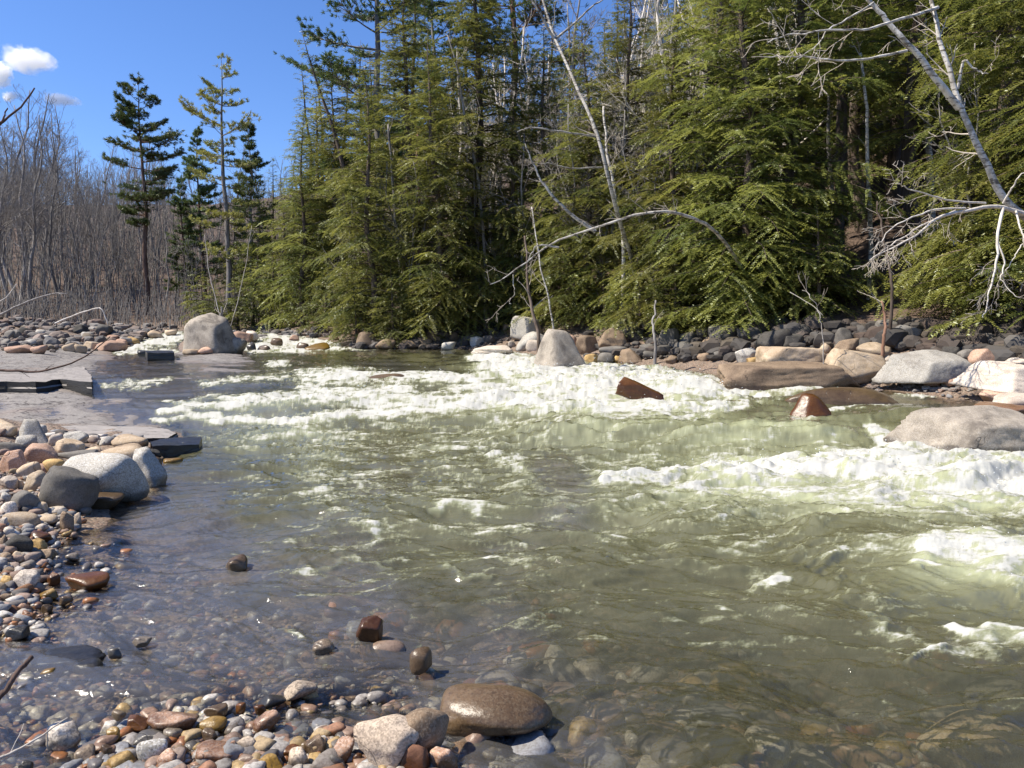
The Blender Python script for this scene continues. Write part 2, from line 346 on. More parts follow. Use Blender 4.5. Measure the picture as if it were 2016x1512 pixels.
for pts, st, lf in STR:
    if pts[0][1] > 840 and lf <= .05 and max(q[2] for q in pts) <= 10: st *= .66
    p = np.array(pts, float); hm = p[:, 2].max()*2.6
    q = np.nonzero((u > p[:, 0].min()-90) & (u < p[:, 0].max()+90) & (v > p[:, 1].min()-hm-14) & (v < p[:, 1].max()+hm+14))[0]
    if not len(q): continue
    best = np.full(len(q), 9.)
    for a, b in zip(p[:-1], p[1:]):
        asp = .45
        ax, ay, bx, by = a[0]*asp, a[1], b[0]*asp, b[1]
        dx, dy = bx-ax, by-ay; t = np.clip(((wu[q]*asp-ax)*dx+(wv[q]-ay)*dy)/(dx*dx+dy*dy+1e-9), 0, 1)
        d = np.hypot(wu[q]*asp-ax-t*dx, wv[q]-ay-t*dy)/(a[2]+t*(b[2]-a[2])); best = np.minimum(best, d)
    g = np.exp(-(best/1.25)**2); foam[q] = np.maximum(foam[q], st*g); lift[q] = np.maximum(lift[q], lf*np.exp(-best**2*.6))
aer = np.zeros(len(X))
for a, b, c, d, s in AER: aer = np.maximum(aer, s*np.exp(-(((u-a)/c)**2+((v-b)/d)**2)*1.1))
depth0 = np.clip(W-B, 0, 3)
calm = sstep(.02, .35, depth0)                       # shallow water lies quieter
rap = np.clip(foam, 0, 1)
# chop: crests run across the flow
wx = X+.35*fbm2(X*.5, Y*.5, 2, 51); wy = Y+.35*fbm2(X*.5, Y*.5, 2, 52)
rot = .22; rx = wx*math.cos(rot)+wy*math.sin(rot); ry = -wx*math.sin(rot)+wy*math.cos(rot)
rot2 = -.35; qx = wx*math.cos(rot2)+wy*math.sin(rot2); qy = -wx*math.sin(rot2)+wy*math.cos(rot2)
big = fbm2(rx*.42, ry*1.1, 2, 53); mid = ridge2(rx*.62, ry*2.3, 3, 55, .5, 2.1, .13)-.52; mid2 = ridge2(qx*.95, qy*4.2, 3, 155, .5, 2.1, .13)-.52
fine = fbm2(rx*2.2, ry*10, 4, 58, .6); fin2 = fbm2(qx*6, qy*22, 3, 63, .6)
amp = .5+.5*calm; shore = sstep(0, .05, depth0); nearv = sstep(1250, 900, v)
wav = amp*(.10*big+.105*mid+.045*mid2)+(.008+.009*calm)*fine+(.0032+.0022*calm)*fin2
wav *= 1-.35*LM*sstep(.25, .05, depth0)
rough_f = fbm2(X*1.5, Y*2.6, 4, 71, .55); rough_g = fbm2(rx*5, ry*8, 4, 171, .55)
pn = lambda q: (q-q.mean())/(q.std()+1e-9)
lump = fbm2(rx*.8, ry*1.9, 3, 71, .5); lump2 = fbm2(rx*2.2, ry*5.5, 3, 171, .5)
wav += lift*(.55+.8*lump+.28*lump2)+np.clip(rap, 0, 1)*(.012*lump2+.003*fbm2(X*16, Y*26, 2, 77, .6))
wav *= shore*np.clip(1.2-np.maximum(0, Y-40)/30, .2, 1)
Z = W+wav
depth = np.clip(Z-B, 0, 3)
# foam: a density over the river (chart u, v, d) plus torn streaks drawn out along the current
_FD = np.array([(0,900,-1.3),(0,1500,-1.6),(300,1400,-1.6),(700,1450,-1.5),(1100,1500,-1.5),(1500,1500,-1.45),(2016,1500,-1.4),(200,1150,-1.4),(450,1250,-1.3),(800,1300,-1.15),(1200,1350,-1.2),(1600,1350,-1.0),(2016,1350,-.95),(500,1100,-.95),(800,1100,-.75),(1200,1150,-.8),(1600,1150,-.72),(1950,1180,-.62),(400,1000,-.95),(700,1000,-.62),(1000,1010,-.58),(1300,1030,-.5),(1650,1050,-.5),(1950,1040,-.45),
 (380,900,-.9),(500,880,-.6),(700,890,-.32),(950,900,-.30),(1100,930,-.6),(1200,890,-.4),(1450,860,-.38),(1650,860,-.32),(1720,900,-.5),(1100,850,-.32),(900,840,-.2),(650,845,-.2),(450,850,-.4),(350,840,-.6),(1300,835,-.5),(1500,820,-.75),(1650,830,-1.0),(1750,800,-1.2),(1700,770,-.9),(1900,800,-1.2),(2016,840,-1.1),(1400,805,-.5),(1250,810,-.15),
 (1450,905,.1),(1650,925,.3),(1900,950,.3),(1500,970,-.25),(1800,1000,-.1),(1980,1005,-.05),(1250,960,-.4),(1400,985,-.5),
 (1000,745,.35),(1150,750,.5),(1300,765,.45),(1050,780,.4),(900,785,.25),(750,790,.15),(600,800,.0),(1200,785,.3),(1420,770,.2),(1150,810,.05),(1000,815,.1),(1330,790,.1),
 (650,750,.05),(750,760,.0),(850,755,.1),(560,765,-.5),(450,775,-.7),(330,770,-.75),(250,745,-.7),(450,745,-.45),(620,720,-.8),(780,715,-1.1),(880,715,-1.2),(960,730,-.4),(850,700,-1.0),(600,700,-.7),(500,710,-.8),(380,710,-.8),(300,700,-.4),(230,715,-.8),(200,800,-1.4),(300,820,-1.2),(420,812,-.25),(520,812,-.35),(650,815,-.2),
 (300,680,.1),(560,675,.2),(640,672,.3),(690,690,-.5),(500,690,-.1),(-300,900,-1.5),(2400,1000,-.3),(2400,1400,-1.0)], float)
_FD[:, 2] += np.where((_FD[:, 1] > 825) & (_FD[:, 1] < 1120) & (_FD[:, 2] > -1) & (_FD[:, 2] < -.1), .17, 0)
_FD[:, 2] += np.where((_FD[:, 1] > 940) & (_FD[:, 1] < 1400) & (_FD[:, 0] > 450) & (_FD[:, 2] < -.4), .20, 0)  # denser streaks here: pale glints on the chop drawn as foam
D = np.zeros(len(X)); cu = np.clip(wu, -400, 2500); cv = np.clip(wv, 645, 1600); vsc = np.interp(cv, [650, 800, 1000, 1500], [4.5, 3.2, 1.8, 1.0])
for s0 in range(0, len(X), 40000):
    q = slice(s0, s0+40000); d2 = (cu[q, None]-_FD[None, :, 0])**2+((cv[q, None]-_FD[None, :, 1])*vsc[q, None])**2
    w_ = 1/(d2+600)**1.5; D[q] = (w_*_FD[None, :, 2]).sum(1)/w_.sum(1)
st1 = fbm2(rx*.9, ry*3.4, 5, 81, .62)
fl1 = ridge2(rx*.75+.5*st1, ry*3.1+.5*st1, 5, 91, .6); fl2 = ridge2(qx*1.3+.4*st1, qy*4.6+.5*st1, 5, 191, .6); fl3 = ridge2(rx*3.4+.3*st1, ry*8+.4*st1, 5, 291, .72)
fil = pn(np.maximum(pn(fl1), pn(fl2)*.95)+.7*pn(fl3)); blob = pn(fbm2(rx*1.3, ry*3.6, 7, 301, .72))
fw = sstep(-.1, .4, D)
tex = (1-fw)*(.75*fil+.35*blob)+fw*(.8*blob+.5*fil)
str_ = np.clip(foam, 0, 1.1)
pat = np.maximum(D, np.where(foam > .04, D*(1-sstep(.05, .6, foam))+sstep(.05, .6, foam)*(str_*.95-.12), -9))+.40*tex
pat += .16*np.clip(pn(mid+.7*mid2), -.5, 3)*calm*(1-fw)
foamv = np.clip(pat, -.6, 1.3); foamv = np.where(depth < .03, foamv-.6*(1-depth/.03), foamv)
lz = sstep(-.7, -.2, D)
aer = np.clip(aer*(.7+.7*fbm2(rx*.7, ry*2.2, 4, 95))+.55*sstep(.1, .8, foam)+.10*lz*sstep(-.3, .3, st1+.3)+.3*sstep(-.15, .4, pat), 0, 1)
tur = np.interp(v, [640, 900, 1150, 1300, 1512], [.22, .25, .40, .95, 2.1])
murk = 1-(1-.27*sstep(.015, .08, depth))*np.exp(-np.clip(depth-.02, 0, 3)/tur)
shal = sstep(.34, .08, depth)*np.maximum(sstep(900, 1000, v), LM*.75)
keep = (depth0 > 0.0) | (B < W+.06)
keepQ = keep[Q].any(1)
Q2 = Q[keepQ]; used = np.zeros(len(X), bool); used[Q2.ravel()] = True; idx = np.cumsum(used)-1
WATER_XYZ = (X, Y, Z, foam, lift)
m = NT('river_water'); P = m.pos()
fo = m.attr('foam'); mu = m.attr('murk'); ae = m.attr('aer')
ps = m.mapv(P, (5, 20, 12)); nb = m.noise(2.2, ps, 4, .65, .3); nb2 = m.noise(30., P, 3, .6)
bmp = m.bump(m.math('ADD', nb, m.math('MULTIPLY', nb2, .2)), .4, .012)
silt = m.mix(m.noise(1.3, m.mapv(P, (.6, 1.6, 1)), 4, .6), (.086, .084, .042), (.126, .118, .064))
silt = m.mix(m.attr('shallow'), silt, (.185, .178, .172)); body = m.mix(ae, silt, (.42, .44, .265))  # pale shallows: milky sky reflection laid into the body colour
dif = m.n('ShaderNodeBsdfDiffuse'); m.set(dif.inputs[0], body)
trn = m.n('ShaderNodeBsdfTransparent'); m.set(trn.inputs[0], (.93, .93, .86))
und = m.mixs(m.math('MULTIPLY', mu, .97), trn.outputs[0], dif.outputs[0])
gls = m.n('ShaderNodeBsdfGlossy'); gls.inputs['Roughness'].default_value = .07; m.set(gls.inputs['Normal'], bmp)
fr = m.n('ShaderNodeFresnel'); fr.inputs[0].default_value = 1.48; m.set(fr.inputs[1], bmp)
wat = m.mixs(m.math('MULTIPLY', fr.outputs[0], 1.3, True), und, gls.outputs[0])
fn = m.noise(20., m.mapv(P, (.4, 1.6, 1.4)), 8, .78, .8); fn2 = m.noise(70., P, 3, .7)
fd = m.math('ADD', fo, m.math('ADD', m.math('MULTIPLY', m.math('SUBTRACT', fn, .5), 1.9), m.math('MULTIPLY', m.math('SUBTRACT', fn2, .5), .25)))
ff = m.ramp(fd, -.22, .72)
fcol = m.mix(m.ramp(fd, .0, .85), (.34, .35, .20), (.66, .655, .60))
fsh = m.n('ShaderNodeBsdfDiffuse'); m.set(fsh.inputs[0], fcol); m.set(fsh.inputs[2], m.bump(m.math('ADD', fn, m.math('MULTIPLY', fn2, .4)), .5, .015))
ftr = m.n('ShaderNodeBsdfTranslucent'); m.set(ftr.inputs[0], (.60, .60, .46))
foamsh = m.mixs(.3, fsh.outputs[0], ftr.outputs[0])
RIVER = m.done(m.mixs(m.math('MULTIPLY', ff, .96), wat, foamsh))
tag(obj_of('river_water', mesh_of('river_water', np.stack([X, Y, Z], 1)[used], [idx[Q2]], True, {'foam': foamv[used], 'murk': murk[used], 'aer': aer[used], 'shallow': shal[used]}), RIVER), kind='structure')
# ------------------------------------------------------------------ stones
def stone_mat(name, c1, c2, spk, spa, stain=(.12, .09, .07), sta=.4, rough=.85):
    m = NT(name); O = m.coord('Object'); P = m.pos(); r = m.n('ShaderNodeObjectInfo').outputs['Random']
    off = m.n('ShaderNodeVectorMath', operation='ADD'); m.set(off.inputs[0], O); cmb = m.n('ShaderNodeCombineXYZ'); k = m.math('MULTIPLY', r, 37.); [m.set(cmb.inputs[i], k) for i in range(3)]
    m.set(off.inputs[1], cmb.outputs[0]); V = off.outputs[0]
    n1 = m.noise(4., V, 6, .65); n2 = m.noise(38., V, 5, .65); n3 = m.noise(1.7, V, 5, .6, .6); vs = m.voro(150., V, 'F1', 'Color')
    sc = m.n('ShaderNodeSeparateColor'); m.set(sc.inputs[0], vs)
    col = m.mix(m.ramp(n1, .3, .7), c1, c2); col = m.mix(m.ramp(n2, .42, .66, 0, .35), col, [q*.55 for q in c1])
    col = m.mix(m.ramp(sc.outputs[0], .62, .7, 0, spa), col, spk); col = m.mix(m.ramp(sc.outputs[1], .75, .8, 0, spa*.8), col, [q*.3 for q in c1])
    col = m.mix(m.ramp(n3, .5, .68, 0, sta), col, stain)
    cr = m.math('ABSOLUTE', m.math('SUBTRACT', m.noise(1.3, V, 3, .45, .8), .5)); crk = m.math('MULTIPLY', m.ramp(cr, 0., .005, 1, 0), m.ramp(n3, .46, .6))
    col = m.mix(m.math('MULTIPLY', crk, .5), col, (.03, .025, .02))
    br = m.n('ShaderNodeHueSaturation'); m.set(br.inputs['Color'], col); m.set(br.inputs['Value'], m.ramp(r, 0, 1, .78, 1.18)); col = br.outputs[0]
    z = m.xyz(P)[2]; wl = m.attr('wl', 'OBJECT')
    wz = m.math('ADD', m.math('SUBTRACT', z, wl), m.math('MULTIPLY', m.math('SUBTRACT', n1, .5), .14)); wet = m.ramp(wz, .015, .06, 1, 0)
    colw = m.n('ShaderNodeHueSaturation'); m.set(colw.inputs['Color'], col); colw.inputs['Value'].default_value = .42; colw.inputs['Saturation'].default_value = 1.25
    col = m.mix(wet, col, colw.outputs[0])
    h = m.math('ADD', m.math('MULTIPLY', n2, .5), m.math('SUBTRACT', m.math('MULTIPLY', n1, .8), crk))
    rg = m.math('SUBTRACT', rough, m.math('MULTIPLY', wet, .52))
    return m.done(m.bsdf(col, rg, m.bump(h, .55, .012), m.math('ADD', .25, m.math('MULTIPLY', wet, .2))))
SM = {
 'g': stone_mat('grey_granite', (0.350, 0.320, 0.270), (0.488, 0.450, 0.378), (.62, .61, .58), .6, (.2, .17, .14), .4),
 'w': stone_mat('white_granite', (0.551, 0.470, 0.378), (0.700, 0.620, 0.513), (.25, .2, .17), .5, (.3, .22, .17), .5),
 't': stone_mat('tan_stone', (0.382, 0.280, 0.171), (0.551, 0.430, 0.297), (.6, .55, .48), .3, (.24, .16, .1), .4),
 'k': stone_mat('pink_granite', (0.403, 0.235, 0.153), (0.530, 0.340, 0.234), (.6, .48, .4), .5, (.25, .15, .1), .35),
 'b': stone_mat('brown_stone', (0.180, 0.125, 0.081), (0.307, 0.220, 0.144), (.35, .28, .2), .4, (.09, .06, .045), .5),
 'd': stone_mat('dark_shade_stone', (0.041, 0.038, 0.032), (0.083, 0.075, 0.064), (0.132, 0.126, 0.120), .3, (.04, .036, .03), .4),  # dark rock, dimmed further to carry the far bank's tree shade
 'r': stone_mat('rust_stone', (.20, .095, .048), (.29, .16, .085), (.15, .07, .045), .4, (.10, .05, .035), .6),
 'y': stone_mat('ochre_stone', (0.424, 0.270, 0.099), (0.551, 0.380, 0.171), (.3, .2, .1), .4, (.25, .15, .06), .4),
 'u': stone_mat('bluish_shade_stone', (0.133, 0.119, 0.101), (0.203, 0.185, 0.158), (0.251, 0.244, 0.231), .25, (.1, .1, .1), .4),  # dimmed too: tree shade of the far bank put into the colour
 'v': stone_mat('stained_grey_stone', (0.212, 0.180, 0.140), (0.382, 0.330, 0.261), (.45, .42, .38), .35, (.10, .085, .07), .75),
 'm': stone_mat('mottled_stone', (0.424, 0.330, 0.243), (0.583, 0.480, 0.360), (.13, .10, .08), .45, (.22, .16, .12), .35),
}
CW = {'g': 'grey', 'w': 'whitish', 't': 'tan', 'k': 'pink', 'b': 'brown', 'd': 'dark grey', 'r': 'rust orange', 'y': 'ochre yellow', 'u': 'bluish grey', 'm': 'speckled', 'v': 'stained grey'}
SHW = {'h': 'massive', 'q': 'pointed', 'k': 'squarish', 'c': 'ridged', 'r': 'rounded', 'o': 'smooth oval', 'b': 'blocky', 's': 'flat', 'p': 'pointed', 'w': 'wedge shaped', 'l': 'long'}
def rock_shape(style, seed, sub, npl=None):
    V, Fc = ico(sub); r = np.random.default_rng(seed)
    if style == 'p': N = [(.15, -.1, .95), (-.85, -.5, .33), (.55, -.62, .55), (.8, .3, .42), (-.3, .85, .45), (-.85, .3, .4), (0, 0, -1)]; D = [.78, .5, .5, .55, .6, .6, .5]; p = 40
    elif style == 'w': N = [(.72, -.2, .62), (-.95, -.3, .05), (0, -.95, .3), (.1, .95, .2), (0, 0, -1), (.95, .1, -.2), (-.2, -.3, .93)]; D = [.55, .6, .62, .6, .6, .85, .85]; p = 24
    elif style == 'q': N = [(.15, -.1, .95), (-.85, -.5, .38), (.6, -.55, .5), (.8, .3, .42), (-.3, .85, .45), (-.85, .3, .4), (0, 0, -1), (0, -.8, .5)]; D = [.7, .55, .55, .55, .6, .6, .5, .62]; p = 13
    elif style == 'h': N = [(-.95, -.25, .1), (0, -.9, .3), (.3, -.25, .9), (.85, -.2, .42), (-.3, -.25, .9), (.1, 1, .2), (0, 0, -1)]; D = [.8, .7, .62, .72, .66, .8, .6]; p = 18
    elif style == 'k': N = list(np.array([(1, .1, .1), (-1, .1, .05), (.05, -1, .22), (0, 1, .1), (.06, -.12, 1), (0, 0, -1), (.7, -.6, .5), (-.6, -.5, .7), (.6, -.75, -.3)])+r.normal(0, .09, (9, 3))); D = [.8, .8, .75, .8, .72, .7, 1.0, .98, .98]; p = 60
    elif style == 'c': N = [(-.8, -.45, .3), (-.25, -.35, .9), (.22, -.3, .93), (.1, -1, .12), (0, 1, .2), (0, 0, -1), (1, 0, .35), (.5, -.6, .5)]; D = [.8, .6, .62, .7, .7, .6, 1.05, .8]; p = 20
    else:
        n = {'b': 5, 's': 10, 'l': 10, 'r': 11, 'o': 8}[style]; N = list(r.normal(size=(n, 3)) * (1, 1, .8)); N += list(np.array([(1, 0, 0), (-1, 0, 0), (0, 1, 0), (0, -1, 0), (0, 0, 1), (0, 0, -1)])+r.normal(0, .28, (6, 3)))
        D = list(r.uniform(.78, 1.05, n))+list(r.uniform(.82, 1.02, 6)); p = {'b': 60, 's': 34, 'l': 26, 'r': 11, 'o': 6}[style]
    N = np.array(N, float); N /= np.linalg.norm(N, axis=1)[:, None]; D = np.array(D)
    if style in 'pwhckq':
        N = N+r.normal(size=N.shape)*.05; N /= np.linalg.norm(N, axis=1)[:, None]
    q = np.maximum(V@N.T, 0)/D[None]
    rad = ((q**p).sum(1)+1e-6)**(-1/p)
    rad = np.clip(rad, .3, 1.9)
    U = V*rad[:, None]
    a = {'o': (.05, .012), 'r': (.10, .02)}.get(style, (.065, .024))
    U = U*(1+a[0]*fbm3(U*1.5+seed, 3)+a[1]*fbm3(U*6+seed, 4, gain=.6))[:, None]
    if style in 'bslwck': U = U+V*(.035*np.round(fbm3(U*2.3+seed*3, 2)*3)/3)[:, None]
    if style not in 'pwhckq':
        t = r.uniform(0, 6.28); U[:, :2] = U[:, :2]@np.array([[math.cos(t), -math.sin(t)], [math.sin(t), math.cos(t)]])
        if style in 'ro':
            t = r.uniform(-.35, .35); U[:, [0, 2]] = U[:, [0, 2]]@np.array([[math.cos(t), -math.sin(t)], [math.sin(t), math.cos(t)]])
    lo, hi = U.min(0), U.max(0); return (U-(lo+hi)/2)/((hi-lo)/2), Fc
PEND = []; LAND = []; ROCKBOX = []
def rock(x0, y0, x1, y1, style, col, label=None, name=None, land=None, dep=.8, sink=.35, wet=None, group=None, sub=None, tilt=0, lift=0., cat=None, Y=None):
    w, h = x1-x0, y1-y0; cx, cy = (x0+x1)/2, (y0+y1)/2
    g = hit(cx, min(y1, 1700), qsurf, off=lift); dist = g[1]
    th = math.atan2(CAM_Z-g[2], dist); k = dist/F_PX/math.cos(th)*math.cos(th)
    hx = w/2*dist/F_PX; hy = hx*dep
    vis = h/2*dist/F_PX*(1+.6*min(sink, .6))
    hz = math.sqrt(max(vis**2-(hy*math.sin(th))**2, (.38*vis)**2))/math.cos(th)
    hy = min(hy, vis/max(math.sin(th), .05)*.95)
    c = hit(cx, cy+h*.12*min(sink, .6), qsurf, off=hz*(1-sink*1.2)+lift)
    px_ = max(w, h)
    sub = sub or (5 if px_ > 150 or (style in 'bk' and px_ > 70) else 4 if px_ > 45 or style in 'bk' else 3)
    seed = int(x0*7+y0*13) % 9973
    U, Fc = rock_shape(style, seed, sub)
    V = U*np.array([hx*1.03, hy, hz])
    if tilt:
        t = math.radians(tilt); V[:, [0, 2]] = V[:, [0, 2]]@np.array([[math.cos(t), math.sin(t)], [-math.sin(t), math.cos(t)]])
    big = hx*2 > .55
    nm = name or ('boulder' if big else 'river_stone')
    o = obj_of(nm, mesh_of(nm, V, [Fc], True), SM[col], None, (c[0], c[1], c[2]))
    wl = float(Wlev(np.array([c[0]]), np.array([c[1]]))[0])+.03
    bz = qbed(c[0], c[1]); o['wl'] = -50. if bz > wl+.06 else wl
    if wet is not None: o['wl'] = 50. if wet else -50.
    o['kind'] = 'thing'; o['category'] = cat or ('boulder' if big else 'stone')
    o['group'] = group or 'boulders and stones along the river'
    sw = 'big' if px_ > 90 else 'small' if px_ < 32 else 'mid sized'
    if label: o['label'] = label
    else: PEND.append((o, [sw, CW[col], SHW[style]], nm.replace('_', ' '), cx, cy, px_))
    if land: LAND.append((land, cx, cy))
    ROCKBOX.append((x0, y0, x1, y1))
    return o
